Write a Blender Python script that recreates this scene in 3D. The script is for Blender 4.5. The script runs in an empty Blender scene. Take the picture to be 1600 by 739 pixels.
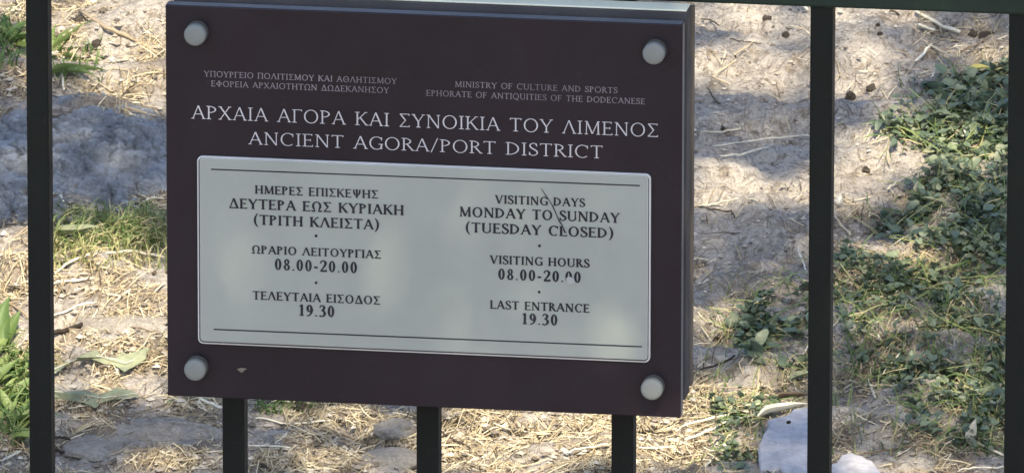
import bpy, math, random
import numpy as np
from mathutils import Vector, Matrix
random.seed(7); rng = np.random.default_rng(7)
scene = bpy.context.scene
COL = scene.collection

# ------------------------------------------------------------------ camera
ZR = 0.75                                    # height of the top rail's underside
CAM = np.array([1.4486, -7.4069, 1.8335 + ZR])
TH, PH, RO, FPX = 0.1540, 0.2588, 0.0014, 20000.0
fwd = np.array([-math.sin(TH)*math.cos(PH), math.cos(TH)*math.cos(PH), -math.sin(PH)])
_r = np.array([math.cos(TH), math.sin(TH), 0.0]); _u = np.cross(_r, fwd)
right = math.cos(RO)*_r + math.sin(RO)*_u; up = -math.sin(RO)*_r + math.cos(RO)*_u
cam = bpy.data.cameras.new('camera'); co = bpy.data.objects.new('camera', cam); COL.objects.link(co)
m = Matrix.Identity(4)
for i in range(3):
    m[i][0] = right[i]; m[i][1] = up[i]; m[i][2] = -fwd[i]; m[i][3] = CAM[i]
co.matrix_world = m
cam.sensor_width = 36.0; cam.lens = FPX/1600*36.0; cam.clip_start = 0.1; cam.clip_end = 2000
cam.dof.use_dof = True; cam.dof.focus_distance = 7.6; cam.dof.aperture_fstop = 150
scene.camera = co

# ------------------------------------------------------------------ light
SUN = np.array([0.30, -1.0, 1.25]); SUN /= np.linalg.norm(SUN)      # towards the sun
world = bpy.data.worlds.new('World'); scene.world = world; world.use_nodes = True
wn = world.node_tree.nodes; wl = world.node_tree.links; wn.clear()
sky = wn.new('ShaderNodeTexSky'); sky.sky_type = 'NISHITA'; sky.sun_disc = False
sky.sun_elevation = math.asin(SUN[2]); sky.sun_rotation = math.atan2(SUN[0], SUN[1])
sky.air_density = 1.0; sky.dust_density = 1.5
bg = wn.new('ShaderNodeBackground'); bg.inputs[1].default_value = 0.15
wo = wn.new('ShaderNodeOutputWorld'); wl.new(sky.outputs[0], bg.inputs[0]); wl.new(bg.outputs[0], wo.inputs[0])
sl = bpy.data.lights.new('sun', 'SUN'); sl.energy = 4.4; sl.angle = math.radians(0.53); sl.color = (1.0, 0.885, 0.67)
so = bpy.data.objects.new('sun', sl); COL.objects.link(so)
so.rotation_euler = Vector(SUN).to_track_quat('Z', 'Y').to_euler(); so.location = (1, -4, 6)
scene.view_settings.view_transform = 'Standard'; scene.view_settings.look = 'None'
scene.view_settings.gamma = 1.0; scene.view_settings.exposure = 1.15

# ------------------------------------------------------------------ helpers
def hsh(i, j, k):
    n = (i*374761393 + j*668265263 + k*1274126177) & 0xffffffff
    n = ((n ^ (n >> 13))*1274126177) & 0xffffffff
    return ((n ^ (n >> 16)) & 0xffff)/65535.0
def vnoise(x, y, s=0):
    x = np.asarray(x, float); y = np.asarray(y, float)
    xi = np.floor(x).astype(np.int64); yi = np.floor(y).astype(np.int64)
    fx = x-xi; fy = y-yi; fx = fx*fx*(3-2*fx); fy = fy*fy*(3-2*fy)
    a = hsh(xi, yi, s); b = hsh(xi+1, yi, s); c = hsh(xi, yi+1, s); d = hsh(xi+1, yi+1, s)
    return (a*(1-fx)+b*fx)*(1-fy)+(c*(1-fx)+d*fx)*fy
def fbm(x, y, s=0, o=4, g=0.5):
    v = 0; a = 1; t = 0
    for k in range(o):
        v = v + a*vnoise(x, y, s+k*17); t += a; a *= g; x = x*2.03+3.1; y = y*2.03+1.7
    return v/t
def smooth(a, b, x):
    t = np.clip((x-a)/(b-a), 0, 1); return t*t*(3-2*t)

def base_h(x, y):
    y = np.asarray(y, float)
    b = np.where(y > 0, 0.2126*np.minimum(y, 8), 0.0)
    return b + 1.0*smooth(-1.8, -6.0, y) if False else b + 1.0*(1-smooth(-6.0, -1.8, y))
def height(x, y):
    x = np.asarray(x, float); y = np.asarray(y, float)
    h = base_h(x, y)
    h = h + 0.016*(fbm(x*5+9, y*7, 3, 3)-0.5)*smooth(0.2, 0.9, y)
    near = smooth(0.75, 0.95, y)*(1-smooth(2.3, 2.8, y))*smooth(-0.75, -0.6, x)*(1-smooth(1.0, 1.2, x))
    w = fbm(x*14, y*30, 5, 3)                              # trodden crusts with little steps
    q = w*7; st = np.floor(q)+smooth(0.35, 0.65, q-np.floor(q))
    h = h + near*0.0055*(st-3.5)
    h = h + near*0.007*(fbm(x*55, y*75, 11, 3)-0.5)
    h = h + near*0.0045*(fbm(x*190, y*210, 21, 2)-0.5)
    return h
def ray(px, py):
    d = fwd*FPX + right*(px-800) - up*(py-369.5); return d/np.linalg.norm(d)
_qx = np.arange(-320, 1921, 4.0); _qy = np.arange(-240, 961, 3.0)
def _bank_table():                                          # table of bank points along the lines of sight
    A, B = np.meshgrid(_qx, _qy)
    D = fwd*FPX + right*(A[..., None]-800) - up*(B[..., None]-369.5); D /= np.linalg.norm(D, axis=-1, keepdims=True)
    t = np.full(A.shape, 8.9)
    for it in range(14):
        P = CAM+D*t[..., None]; h = base_h(P[..., 0], P[..., 1]) if it < 8 else height(P[..., 0], P[..., 1])
        t = t+(1.0 if it < 8 else 0.7)*(P[..., 2]-h)/(0.2126*D[..., 1]-D[..., 2])
    return CAM+D*t[..., None]
_BT = _bank_table()
def G(px, py):                                              # point of the bank seen at a place of the photograph
    u = min(max((px-_qx[0])/4.0, 0), len(_qx)-1.001); v = min(max((py-_qy[0])/3.0, 0), len(_qy)-1.001)
    i, j = int(u), int(v); u -= i; v -= j
    return (_BT[j, i]*(1-u)+_BT[j, i+1]*u)*(1-v)+(_BT[j+1, i]*(1-u)+_BT[j+1, i+1]*u)*v
def SP(px, py, ypl):                                        # the same on an upright plane
    d = ray(px, py); t = (ypl-CAM[1])/d[1]; p = CAM+d*t; return p[0], p[2]

def tag(o, label=None, cat=None, group=None, kind=None):
    if label: o['label'] = label
    if cat: o['category'] = cat
    if group: o['group'] = group
    if kind: o['kind'] = kind
    return o
def mesh(name, V, F, mat=None, smoothf=False, tint=None):
    me = bpy.data.meshes.new(name); me.from_pydata([tuple(v) for v in V], [], F); me.update()
    if mat:
        for mm in (mat if isinstance(mat, list) else [mat]): me.materials.append(mm)
    if smoothf: me.polygons.foreach_set('use_smooth', [True]*len(me.polygons))
    if tint is not None:
        a = me.attributes.new('tint', 'FLOAT', 'POINT'); a.data.foreach_set('value', np.asarray(tint, np.float32))
    return me
def link(name, me, parent=None, loc=None, rot=None, scale=None):
    o = bpy.data.objects.new(name, me); COL.objects.link(o)
    if parent: o.parent = parent
    if loc is not None: o.location = loc
    if rot is not None: o.rotation_euler = rot
    if scale is not None: o.scale = scale
    return o
def empty(name, loc, label, cat, group=None):
    o = bpy.data.objects.new(name, None); COL.objects.link(o); o.location = loc; o.empty_display_size = 0.05
    return tag(o, label, cat, group)

# ------------------------------------------------------------------ materials
class NT:
    def __init__(s, name):
        s.m = bpy.data.materials.new(name); s.m.use_nodes = True
        s.n = s.m.node_tree.nodes; s.l = s.m.node_tree.links; s.b = s.n['Principled BSDF']
        s.tc = s.n.new('ShaderNodeTexCoord')
    def noise(s, sc, det=4, rough=0.6, vec=None, stretch=None):
        t = s.n.new('ShaderNodeTexNoise'); t.inputs['Scale'].default_value = sc
        t.inputs['Detail'].default_value = det; t.inputs['Roughness'].default_value = rough
        src = vec or s.tc.outputs['Object']
        if stretch:
            mp = s.n.new('ShaderNodeMapping'); mp.inputs['Scale'].default_value = stretch
            s.l.new(src, mp.inputs[0]); src = mp.outputs[0]
        s.l.new(src, t.inputs['Vector']); return t.outputs['Fac']
    def ramp(s, fac, stops):
        r = s.n.new('ShaderNodeValToRGB'); e = r.color_ramp.elements
        while len(e) < len(stops): e.new(0.5)
        for k, (p, c) in enumerate(stops): e[k].position = p; e[k].color = (*c, 1) if len(c) == 3 else c
        s.l.new(fac, r.inputs[0]); return r.outputs[0]
    def mix(s, a, b, f, mode='MIX'):
        x = s.n.new('ShaderNodeMix'); x.data_type = 'RGBA'; x.blend_type = mode
        for sock, v in ((x.inputs[0], f), (x.inputs[6], a), (x.inputs[7], b)):
            if isinstance(v, (int, float)): sock.default_value = v
            elif isinstance(v, tuple): sock.default_value = (*v, 1)
            else: s.l.new(v, sock)
        return x.outputs[2]
    def col(s, c):
        if isinstance(c, tuple): s.b.inputs['Base Color'].default_value = (*c, 1)
        else: s.l.new(c, s.b.inputs['Base Color'])
    def bump(s, fac, dist, st=1.0):
        b = s.n.new('ShaderNodeBump'); b.inputs['Distance'].default_value = dist; b.inputs['Strength'].default_value = st
        s.l.new(fac, b.inputs['Height'])
        if s.b.inputs['Normal'].is_linked: s.l.new(s.b.inputs['Normal'].links[0].from_socket, b.inputs['Normal'])
        s.l.new(b.outputs[0], s.b.inputs['Normal'])
    def set(s, rough=0.8, spec=0.3, metal=0.0, coat=0.0):
        s.b.inputs['Roughness'].default_value = rough; s.b.inputs['Specular IOR Level'].default_value = spec
        s.b.inputs['Metallic'].default_value = metal; s.b.inputs['Coat Weight'].default_value = coat
        return s
    def attr(s, name):
        a = s.n.new('ShaderNodeAttribute'); a.attribute_name = name; return a.outputs['Fac']
    def rnd(s): return s.n.new('ShaderNodeObjectInfo').outputs['Random']

def m_ground():
    k = NT('dry_soil').set(0.95, 0.15)
    c = k.ramp(k.noise(9, 6, 0.65, stretch=(1, 1.8, 1)), [(0.3, (0.43, 0.385, 0.345)), (0.48, (0.525, 0.48, 0.435)), (0.7, (0.60, 0.555, 0.505))])
    f = k.ramp(k.noise(160, 5, 0.7, stretch=(1, 1.5, 1)), [(0.36, (0.30, 0.27, 0.25)), (0.5, (0.85, 0.83, 0.8)), (0.7, (1.1, 1.08, 1.02))])
    c = k.mix(c, f, 0.6, 'MULTIPLY')
    f2 = k.ramp(k.noise(520, 3, 0.7, stretch=(1, 1.6, 1)), [(0.36, (0.55, 0.52, 0.5)), (0.5, (1.0, 1.0, 1.0)), (0.66, (1.22, 1.2, 1.16))])
    c = k.mix(c, f2, 0.55, 'MULTIPLY')
    g = k.ramp(k.noise(60, 3, 0.6), [(0.58, (0, 0, 0)), (0.66, (1, 1, 1))])
    c = k.mix(c, (0.20, 0.155, 0.105), k.mix((0, 0, 0), g, 0.55))
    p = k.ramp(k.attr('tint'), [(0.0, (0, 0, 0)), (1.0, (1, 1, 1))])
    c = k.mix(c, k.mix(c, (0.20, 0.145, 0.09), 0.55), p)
    k.col(c)
    vo = k.n.new('ShaderNodeTexVoronoi'); vo.feature = 'DISTANCE_TO_EDGE'; vo.inputs['Scale'].default_value = 30
    mp = k.n.new('ShaderNodeMapping'); mp.inputs['Scale'].default_value = (1, 2.4, 1)
    nz = k.n.new('ShaderNodeTexNoise'); nz.inputs['Scale'].default_value = 45; nz.inputs['Detail'].default_value = 4; k.l.new(k.tc.outputs['Object'], nz.inputs['Vector'])
    sc_ = k.n.new('ShaderNodeVectorMath'); sc_.operation = 'SCALE'; sc_.inputs['Scale'].default_value = 0.05; k.l.new(nz.outputs['Color'], sc_.inputs[0])
    ad = k.n.new('ShaderNodeVectorMath'); k.l.new(k.tc.outputs['Object'], ad.inputs[0]); k.l.new(sc_.outputs[0], ad.inputs[1]); k.l.new(ad.outputs[0], mp.inputs[0]); k.l.new(mp.outputs[0], vo.inputs['Vector'])
    k.bump(k.ramp(vo.outputs['Distance'], [(0.0, (0, 0, 0)), (0.04, (1, 1, 1))]), 0.0022, 0.9)
    k.bump(k.noise(130, 6, 0.76, stretch=(1, 1.4, 1)), 0.006, 0.9); k.bump(k.noise(520, 4, 0.7), 0.0012, 0.8)
    return k.m
def m_tint(name, stops, rough=0.7, spec=0.25, nz=120, src='tint', trans=0.0):
    k = NT(name).set(rough, spec)
    c = k.ramp(k.attr('tint') if src == 'tint' else k.rnd(), stops)
    n = k.ramp(k.noise(nz, 4, 0.6), [(0.3, (0.62, 0.62, 0.6)), (0.65, (1.1, 1.1, 1.1))])
    c = k.mix(c, n, 0.8, 'MULTIPLY'); k.col(c)
    if trans:
        tr = k.n.new('ShaderNodeBsdfTranslucent'); k.l.new(c, tr.inputs[0])
        mx = k.n.new('ShaderNodeMixShader'); mx.inputs[0].default_value = trans
        out = k.n['Material Output']; k.l.new(k.b.outputs[0], mx.inputs[1]); k.l.new(tr.outputs[0], mx.inputs[2]); k.l.new(mx.outputs[0], out.inputs[0])
    return k.m
M_GROUND = m_ground()
M_STRAW = m_tint('straw', [(0.0, (0.09, 0.068, 0.048)), (0.3, (0.30, 0.23, 0.14)), (0.65, (0.53, 0.44, 0.28)), (1.0, (0.76, 0.67, 0.48))], 0.65, 0.3)
M_CHIP = m_tint('soil_crumb', [(0.0, (0.12, 0.10, 0.08)), (0.5, (0.34, 0.29, 0.235)), (1.0, (0.58, 0.53, 0.45))], 0.9, 0.2)
M_TWIG = m_tint('dry_twig', [(0.0, (0.16, 0.11, 0.07)), (0.5, (0.36, 0.29, 0.2)), (1.0, (0.66, 0.58, 0.43))], 0.75, 0.25, 300, 'obj')
M_DARKTWIG = m_tint('dark_twig', [(0.0, (0.04, 0.03, 0.022)), (1.0, (0.09, 0.068, 0.05))], 0.8, 0.2, 300, 'obj')
M_PALE = m_tint('bleached_stalk', [(0.0, (0.55, 0.5, 0.39)), (1.0, (0.78, 0.73, 0.6))], 0.7, 0.3, 300, 'obj')
M_LEAF = m_tint('creeper_leaf', [(0.0, (0.085, 0.12, 0.085)), (0.45, (0.14, 0.185, 0.12)), (0.85, (0.22, 0.265, 0.16)), (1.0, (0.33, 0.35, 0.22))], 0.45, 0.5, 200, 'obj', 0.2)
M_LEAFS = m_tint('creeper_leaf_mass', [(0.0, (0.075, 0.11, 0.075)), (0.5, (0.14, 0.18, 0.115)), (0.8, (0.24, 0.26, 0.16)), (1.0, (0.46, 0.42, 0.29))], 0.45, 0.5, 200, 'tint', 0.2)
M_BLADE = m_tint('grass_blade', [(0.0, (0.07, 0.13, 0.04)), (0.5, (0.14, 0.22, 0.07)), (0.8, (0.28, 0.32, 0.12)), (1.0, (0.55, 0.48, 0.26))], 0.6, 0.3, 150, 'tint', 0.25)
M_WEED = m_tint('weed_leaf', [(0.0, (0.09, 0.16, 0.045)), (1.0, (0.23, 0.29, 0.10))], 0.5, 0.4, 120, 'obj', 0.25)
M_GREYLEAF = m_tint('withered_leaf', [(0.0, (0.19, 0.21, 0.13)), (1.0, (0.30, 0.32, 0.21))], 0.7, 0.3, 140, 'obj', 0.1)
M_YELLOW = m_tint('yellow_leaf', [(0.0, (0.62, 0.52, 0.15)), (1.0, (0.66, 0.56, 0.2))], 0.6, 0.3, 140, 'obj', 0.2)
M_CROWN = m_tint('tree_leaf', [(0.0, (0.04, 0.07, 0.025)), (1.0, (0.09, 0.13, 0.05))], 0.5, 0.4, 50, 'tint', 0.08)
def m_rock(name, a, b, c, sc=18, d=0.004):
    k = NT(name).set(0.9, 0.2)
    x = k.ramp(k.noise(sc, 7, 0.7, stretch=(1, 1.5, 2)), [(0.3, a), (0.5, b), (0.72, c)])
    y = k.ramp(k.noise(sc*9, 4, 0.7), [(0.3, (0.6, 0.6, 0.6)), (0.6, (1.05, 1.05, 1.05))])
    k.col(k.mix(x, y, 0.7, 'MULTIPLY')); k.bump(k.noise(sc*1.8, 6, 0.7, stretch=(1, 1.6, 3)), d*2.2, 0.9); k.bump(k.noise(sc*5, 6, 0.75, stretch=(1, 1.3, 2)), d*1.3, 1.0); k.bump(k.noise(sc*25, 3, 0.7), d*0.25, 0.8)
    return k.m
M_ROCK = m_rock('grey_limestone', (0.26, 0.275, 0.30), (0.47, 0.495, 0.53), (0.62, 0.64, 0.67), 40, 0.005)
M_SOILROCK = m_rock('soil_coloured_stone', (0.40, 0.345, 0.29), (0.52, 0.46, 0.39), (0.62, 0.56, 0.48), 30, 0.005)
M_MARBLE = m_rock('pale_marble', (0.36, 0.35, 0.37), (0.40, 0.39, 0.41), (0.43, 0.42, 0.44), 14, 0.0004)
M_CREAM = m_rock('cream_stone', (0.52, 0.49, 0.42), (0.6, 0.57, 0.5), (0.68, 0.65, 0.58), 40, 0.001)
M_CLOD = m_rock('dark_clod', (0.05, 0.04, 0.032), (0.095, 0.078, 0.062), (0.16, 0.135, 0.11), 60, 0.002)
def m_paint(name, c, c2, rough, spec, dust=0.0, dcol=(0.3, 0.28, 0.24), bd=0.0002, bs=400, streak=(1, 1, 1)):
    k = NT(name).set(rough, spec)
    x = k.ramp(k.noise(14, 5, 0.6, stretch=streak), [(0.35, c), (0.7, c2)])
    if dust:
        d = k.ramp(k.noise(230, 4, 0.7), [(0.60, (0, 0, 0)), (0.74, (1, 1, 1))])
        x = k.mix(x, dcol, k.mix((0, 0, 0), d, dust))
    k.col(x)
    k.l.new(k.ramp(k.noise(40, 4, 0.6), [(0.3, (rough*0.8,)*3), (0.7, (min(1, rough*1.25),)*3)]), k.b.inputs['Roughness'])
    if bd: k.bump(k.noise(bs, 3, 0.6), bd, 0.5)
    return k.m
M_FENCE = m_paint('dark_green_paint', (0.006, 0.0078, 0.0075), (0.0105, 0.0128, 0.0120), 0.5, 0.18, 0.3, (0.06, 0.052, 0.042), 0.0004, 180, (1, 1, 0.25))
M_RAIL = m_paint('rail_green_paint', (0.012, 0.023, 0.017), (0.019, 0.033, 0.024), 0.5, 0.25, 0.15, (0.12, 0.11, 0.09), 0.0004, 180)
M_PANEL = m_paint('aubergine_panel', (0.0115, 0.0076, 0.0122), (0.0195, 0.0124, 0.0192), 0.38, 0.3, 0.28, (0.05, 0.045, 0.047), 0.00004, 60, (1, 1, 0.22))
M_EDGE = m_paint('panel_edge', (0.12, 0.125, 0.145), (0.18, 0.185, 0.205), 0.5, 0.4, 0.5, (0.12, 0.11, 0.1))
M_PLATE = m_paint('pale_plate', (0.305, 0.327, 0.300), (0.345, 0.366, 0.335), 0.42, 0.4, 0.12, (0.25, 0.26, 0.25), 0)
M_PEDGE = m_paint('plate_edge', (0.55, 0.55, 0.54), (0.68, 0.68, 0.66), 0.35, 0.5, 0.1)
M_GROOVE = m_paint('plate_groove', (0.06, 0.06, 0.06), (0.09, 0.09, 0.09), 0.6, 0.3)
M_TOPLIGHT = m_paint('top_light_paint', (0.80, 0.79, 0.62), (0.88, 0.87, 0.72), 0.6, 0.3, 0.2, (0.4, 0.38, 0.3), 0.0002, 200)  # pale colour holds the light from above on the box top
M_BOX = m_paint('weathered_box', (0.055, 0.052, 0.056), (0.08, 0.075, 0.08), 0.7, 0.3, 0.5, (0.14, 0.12, 0.1), 0.0003, 250)
M_REAR = m_paint('rusty_rear_plate', (0.12, 0.10, 0.085), (0.20, 0.17, 0.14), 0.8, 0.2, 0.8, (0.10, 0.07, 0.05), 0.0005, 200)
M_CAP = m_paint('satin_steel_cap', (0.17, 0.18, 0.17), (0.22, 0.23, 0.22), 0.5, 0.4, 0.1, (0.2, 0.2, 0.19), 0.00006, 300)
M_WHITE = m_paint('white_lettering', (0.44, 0.42, 0.45), (0.56, 0.54, 0.57), 0.6, 0.3, 0.35, (0.25, 0.22, 0.24), 0)
M_FADED = m_paint('faded_white_lettering', (0.15, 0.12, 0.145), (0.28, 0.25, 0.28), 0.6, 0.3, 0.5, (0.1, 0.08, 0.09), 0)
M_BLACK = m_paint('black_lettering', (0.010, 0.009, 0.016), (0.03, 0.028, 0.04), 0.6, 0.3, 0, bd=0)
M_SCUFF = m_paint('scuff', (0.36, 0.38, 0.37), (0.46, 0.48, 0.47), 0.6, 0.3, 0, bd=0)
M_CHIPPED = m_paint('paint_chip', (0.13, 0.115, 0.10), (0.24, 0.21, 0.17), 0.7, 0.3, 0, bd=0)
M_BARK = m_rock('bark', (0.06, 0.05, 0.04), (0.12, 0.10, 0.08), (0.2, 0.17, 0.14), 12, 0.01)

# ------------------------------------------------------------------ ground (one sheet)
def axis(a, b, step, far):
    mid = np.arange(a, b, step); out = []; s = step
    x = b
    while x < far: out.append(x); s *= 1.22; x += s
    lo = []; s = step; x = a-step
    while x > -far: lo.append(x); s *= 1.22; x -= s
    return np.array(lo[::-1]+list(mid)+out)
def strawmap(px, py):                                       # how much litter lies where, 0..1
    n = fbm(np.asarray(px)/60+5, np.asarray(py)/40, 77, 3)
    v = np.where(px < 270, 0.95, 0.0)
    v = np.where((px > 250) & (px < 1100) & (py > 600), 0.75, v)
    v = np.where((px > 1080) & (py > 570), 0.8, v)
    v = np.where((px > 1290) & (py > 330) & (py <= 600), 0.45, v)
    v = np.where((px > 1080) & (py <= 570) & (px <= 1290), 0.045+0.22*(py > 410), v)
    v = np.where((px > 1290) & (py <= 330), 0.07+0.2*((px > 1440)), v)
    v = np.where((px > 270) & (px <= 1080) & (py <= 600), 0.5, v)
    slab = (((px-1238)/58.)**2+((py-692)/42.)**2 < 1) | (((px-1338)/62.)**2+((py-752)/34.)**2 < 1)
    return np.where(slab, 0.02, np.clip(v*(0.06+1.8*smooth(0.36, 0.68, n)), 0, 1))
def to_px(P):
    d = P-CAM; z = d@fwd; return 800+FPX*(d@right)/z, 369.5-FPX*(d@up)/z
gx = axis(-0.16, 0.64, 0.0025, 160); gy = axis(0.72, 2.08, 0.0027, 160)
X, Y = np.meshgrid(gx, gy); Z = height(X, Y)
V = np.stack([X.ravel(), Y.ravel(), Z.ravel()], 1); nx, ny = len(gx), len(gy)
ii = np.arange(nx*ny).reshape(ny, nx)
F = np.stack([ii[:-1, :-1].ravel(), ii[:-1, 1:].ravel(), ii[1:, 1:].ravel(), ii[1:, :-1].ravel()], 1)
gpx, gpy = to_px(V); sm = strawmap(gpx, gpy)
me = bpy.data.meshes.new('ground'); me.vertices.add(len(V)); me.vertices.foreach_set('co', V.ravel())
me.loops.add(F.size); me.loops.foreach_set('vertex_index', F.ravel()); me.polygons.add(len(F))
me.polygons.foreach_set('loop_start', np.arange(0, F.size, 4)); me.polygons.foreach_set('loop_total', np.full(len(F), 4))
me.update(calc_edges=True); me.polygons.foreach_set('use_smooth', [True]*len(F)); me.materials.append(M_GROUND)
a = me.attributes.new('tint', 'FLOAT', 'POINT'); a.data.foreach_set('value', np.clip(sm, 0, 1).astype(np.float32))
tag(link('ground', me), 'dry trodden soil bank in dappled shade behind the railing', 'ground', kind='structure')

def gz(x, y): return float(height(x, y))
SLOPE = math.atan(0.2126)

# ------------------------------------------------------------------ shade tree (stands outside the frame)
def blob(px, py, cx, cy, rx, ry): return np.exp(-(((px-cx)/rx)**2+((py-cy)/ry)**2)**1.5)
LIT = [  # where sun reaches the bank: cx, cy, rx, ry, strength
 (175, 55, 120, 75, 1), (20, 10, 70, 30, .7), (200, 130, 80, 40, .9), (60, 120, 60, 40, .35),
 (130, 480, 190, 85, 1), (20, 400, 60, 35, .8), (230, 420, 40, 30, .7), (20, 560, 60, 90, 1), (200, 585, 80, 40, .95), (60, 640, 70, 30, .5),
 (1160, 20, 90, 22, .8), (1150, 75, 70, 14, .35), (1160, 118, 110, 22, 1), (1120, 95, 50, 14, .8), (1240, 60, 40, 14, .4),
 (1190, 305, 120, 26, 1), (1130, 285, 50, 15, .7), (1110, 500, 40, 26, .6),
 (1345, 22, 70, 14, .8), (1350, 82, 60, 16, 1), (1350, 122, 50, 18, .9), (1470, 60, 60, 14, .5), (1540, 90, 40, 20, .6),
 (1400, 215, 90, 20, .7), (1470, 240, 110, 36, .85), (1360, 270, 60, 40, .45), (1500, 320, 60, 30, .35), (1410, 400, 70, 22, .9), (1340, 440, 50, 20, .4),
 (1150, 625, 110, 26, 1), (1100, 690, 60, 30, .8), (1180, 600, 60, 14, .6), (1350, 620, 50, 18, .35), (1430, 725, 130, 16, .5), (1450, 480, 180, 70, .38), (1480, 620, 120, 70, .35), (1200, 540, 60, 30, .3),
 (850, 690, 190, 60, .9), (760, 650, 80, 20, .7), (560, 655, 120, 16, .6), (450, 640, 60, 14, .6), (520, 725, 80, 20, .4), (1020, 680, 60, 50, .9), (240, 730, 60, 14, .45),
]
def lit(px, py):
    v = 0
    for cx, cy, rx, ry, s in LIT: v = np.maximum(v, s*blob(px, py, cx, cy, rx*1.12, ry*1.2))
    return v
def tree():
    t = empty('olive_tree', (2.6, -1.2, 0.0), 'leafy shade tree standing right of the railing, its boughs dappling the ground', 'tree')
    V = []; F = []; T = []
    def leaf(c, L):
        a = rng.normal(size=3); a /= np.linalg.norm(a); b = np.cross(a, SUN+0.5*rng.normal(size=3)); b /= np.linalg.norm(b)
        i = len(V); w = L*0.42
        V.extend([c-a*L/2, c+b*w/2, c+a*L/2, c-b*w/2]); F.append((i, i+1, i+2, i+3)); T.extend([random.random()]*4)
    # over the bank
    P0 = G(-200, -120); N = 0
    tx = rng.uniform(-0.35, 0.9, 34000); ty = rng.uniform(0.75, 2.05, 34000); tz = 0.2126*ty
    px, py = to_px(np.stack([tx, ty, tz], 1)); l = lit(px, py)
    dens = np.clip(1-l*1.7, 0, 1)**1.2
    inn = (px > -60) & (px < 1660) & (py > -60) & (py < 800)
    dens = np.where(inn, dens, 0.8)
    keep = rng.random(34000) < dens*np.where(px > 1080, 0.5, 0.6)
    off = SUN
    for x, y, z in zip(tx[keep], ty[keep], tz[keep]):
        leaf(np.array([x, y, z])+off*rng.uniform(2.5, 3.7), rng.uniform(0.03, 0.05))
    # over the railing and the sign, with one small gap low on the right
    for _ in range(25000):
        x = rng.uniform(-0.45, 1.15); z = rng.uniform(-0.1, 1.2)
        g = math.exp(-(((x-0.407)/0.052)**2+((z-ZR+0.256)/0.040)**2))
        if rng.random() < 1-1.35*g: leaf(np.array([x, -0.05, z])+off*rng.uniform(2.4, 3.6), rng.uniform(0.03, 0.05))
    # wide open crown around
    for _ in range(8000):
        c = np.array([rng.normal(0.9, 1.6), rng.normal(-1.9, 1.2), rng.uniform(2.9, 4.8)])
        s = c-SUN*(c[2]-0.3)/SUN[2]
        if -0.5 < s[0] < 1.1 and -0.4 < s[1] < 2.3: continue
        leaf(c, rng.uniform(0.06, 0.10))
    link('crown', mesh('crown', V, F, M_CROWN, tint=T), t, loc=(-2.6, 1.2, 0))
    tv = []; tf = []
    def limb(pts, radii, n=8):
        b = len(tv)
        for k, (p, r) in enumerate(zip(pts, radii)):
            p = np.array(p); q = np.array(pts[min(k+1, len(pts)-1)])-np.array(pts[max(k-1, 0)]); q = q/np.linalg.norm(q)
            u = np.cross(q, [0.3, 1, 0.1]); u /= np.linalg.norm(u); v = np.cross(q, u)
            for j in range(n):
                an = 2*math.pi*j/n; tv.append(p+(u*math.cos(an)+v*math.sin(an))*r*(1+0.12*math.sin(3*an+k)))
        for k in range(len(pts)-1):
            for j in range(n): tf.append((b+k*n+j, b+k*n+(j+1) % n, b+(k+1)*n+(j+1) % n, b+(k+1)*n+j))
    limb([(0, 0, -.2), (.03, .02, .7), (-.05, .05, 1.6), (-.15, .1, 2.5), (-.4, .1, 3.4)], [.2, .16, .14, .12, .07])
    for ex, ey, ez in ((-1.7, .4, 3.6), (-1.2, -1.3, 3.9), (-2.2, .9, 3.5), (.9, .6, 3.8), (.3, -1.3, 3.7), (-.4, 1.4, 4.0)):
        limb([(-.12, .09, 2.2), (ex*.4-.05, ey*.4+.05, 2.9), (ex*.75, ey*.75, 3.4), (ex, ey, ez)], [.08, .055, .035, .012], 6)
    link('trunk', mesh('trunk', tv, tf, M_BARK, True), t)
tree()

# ------------------------------------------------------------------ box / bevelled solids
def box(name, x0, x1, y0, y1, z0, z1, mats, parent, bev=0.0008, side=None, org=(0, 0, 0)):
    import bmesh
    bm = bmesh.new(); bmesh.ops.create_cube(bm, size=1.0)
    for v in bm.verts: v.co = Vector((x0 if v.co.x < 0 else x1, y0 if v.co.y < 0 else y1, z0 if v.co.z < 0 else z1))-Vector(org)
    if side is not None:
        for f in bm.faces: f.material_index = 0 if f.normal.y < -0.5 else side
    if bev: bmesh.ops.bevel(bm, geom=bm.edges[:], offset=bev, segments=2, profile=0.5, affect='EDGES')
    me = bpy.data.meshes.new(name); bm.to_mesh(me); bm.free()
    for mm in (mats if isinstance(mats, list) else [mats]): me.materials.append(mm)
    return link(name, me, parent)

# ------------------------------------------------------------------ railing
fence = empty('metal_fence', (0.35, 0.0, 0.0), 'dark green metal railing of square upright bars that carries the sign', 'fence')
FO = (0.35, 0, 0); S = 0.12; BW = 0.0136
bar0 = None
for k in range(-14, 22):
    x = k*S
    if k in (-10, 15): continue
    if bar0 is None:
        bar0 = box('bar', 0, BW, 0, BW, 0.10, ZR+0.001, M_FENCE, fence, 0.0009); b = bar0
    else:
        b = bar0.copy(); COL.objects.link(b); b.parent = fence
    b.location = (x-0.35, 0, 0)
for x in (-10*S-0.01, 15*S-0.01):
    box('post', x, x+0.04, -0.012, 0.028, 0.0, ZR+0.045, M_FENCE, fence, 0.002, org=FO)
box('top_rail', -10*S+0.031, 15*S-0.011, -0.004, 0.026, ZR, ZR+0.04, M_RAIL, fence, 0.0015, org=FO)
box('top_rail', -14*S, -10*S-0.011, -0.004, 0.026, ZR, ZR+0.04, M_RAIL, fence, 0.0015, org=FO)
box('top_rail', 15*S+0.031, 22*S, -0.004, 0.026, ZR, ZR+0.04, M_RAIL, fence, 0.0015, org=FO)
box('bottom_rail', -10*S+0.031, 15*S-0.011, -0.004, 0.026, 0.06, 0.10, M_RAIL, fence, 0.0015, org=FO)
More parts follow.
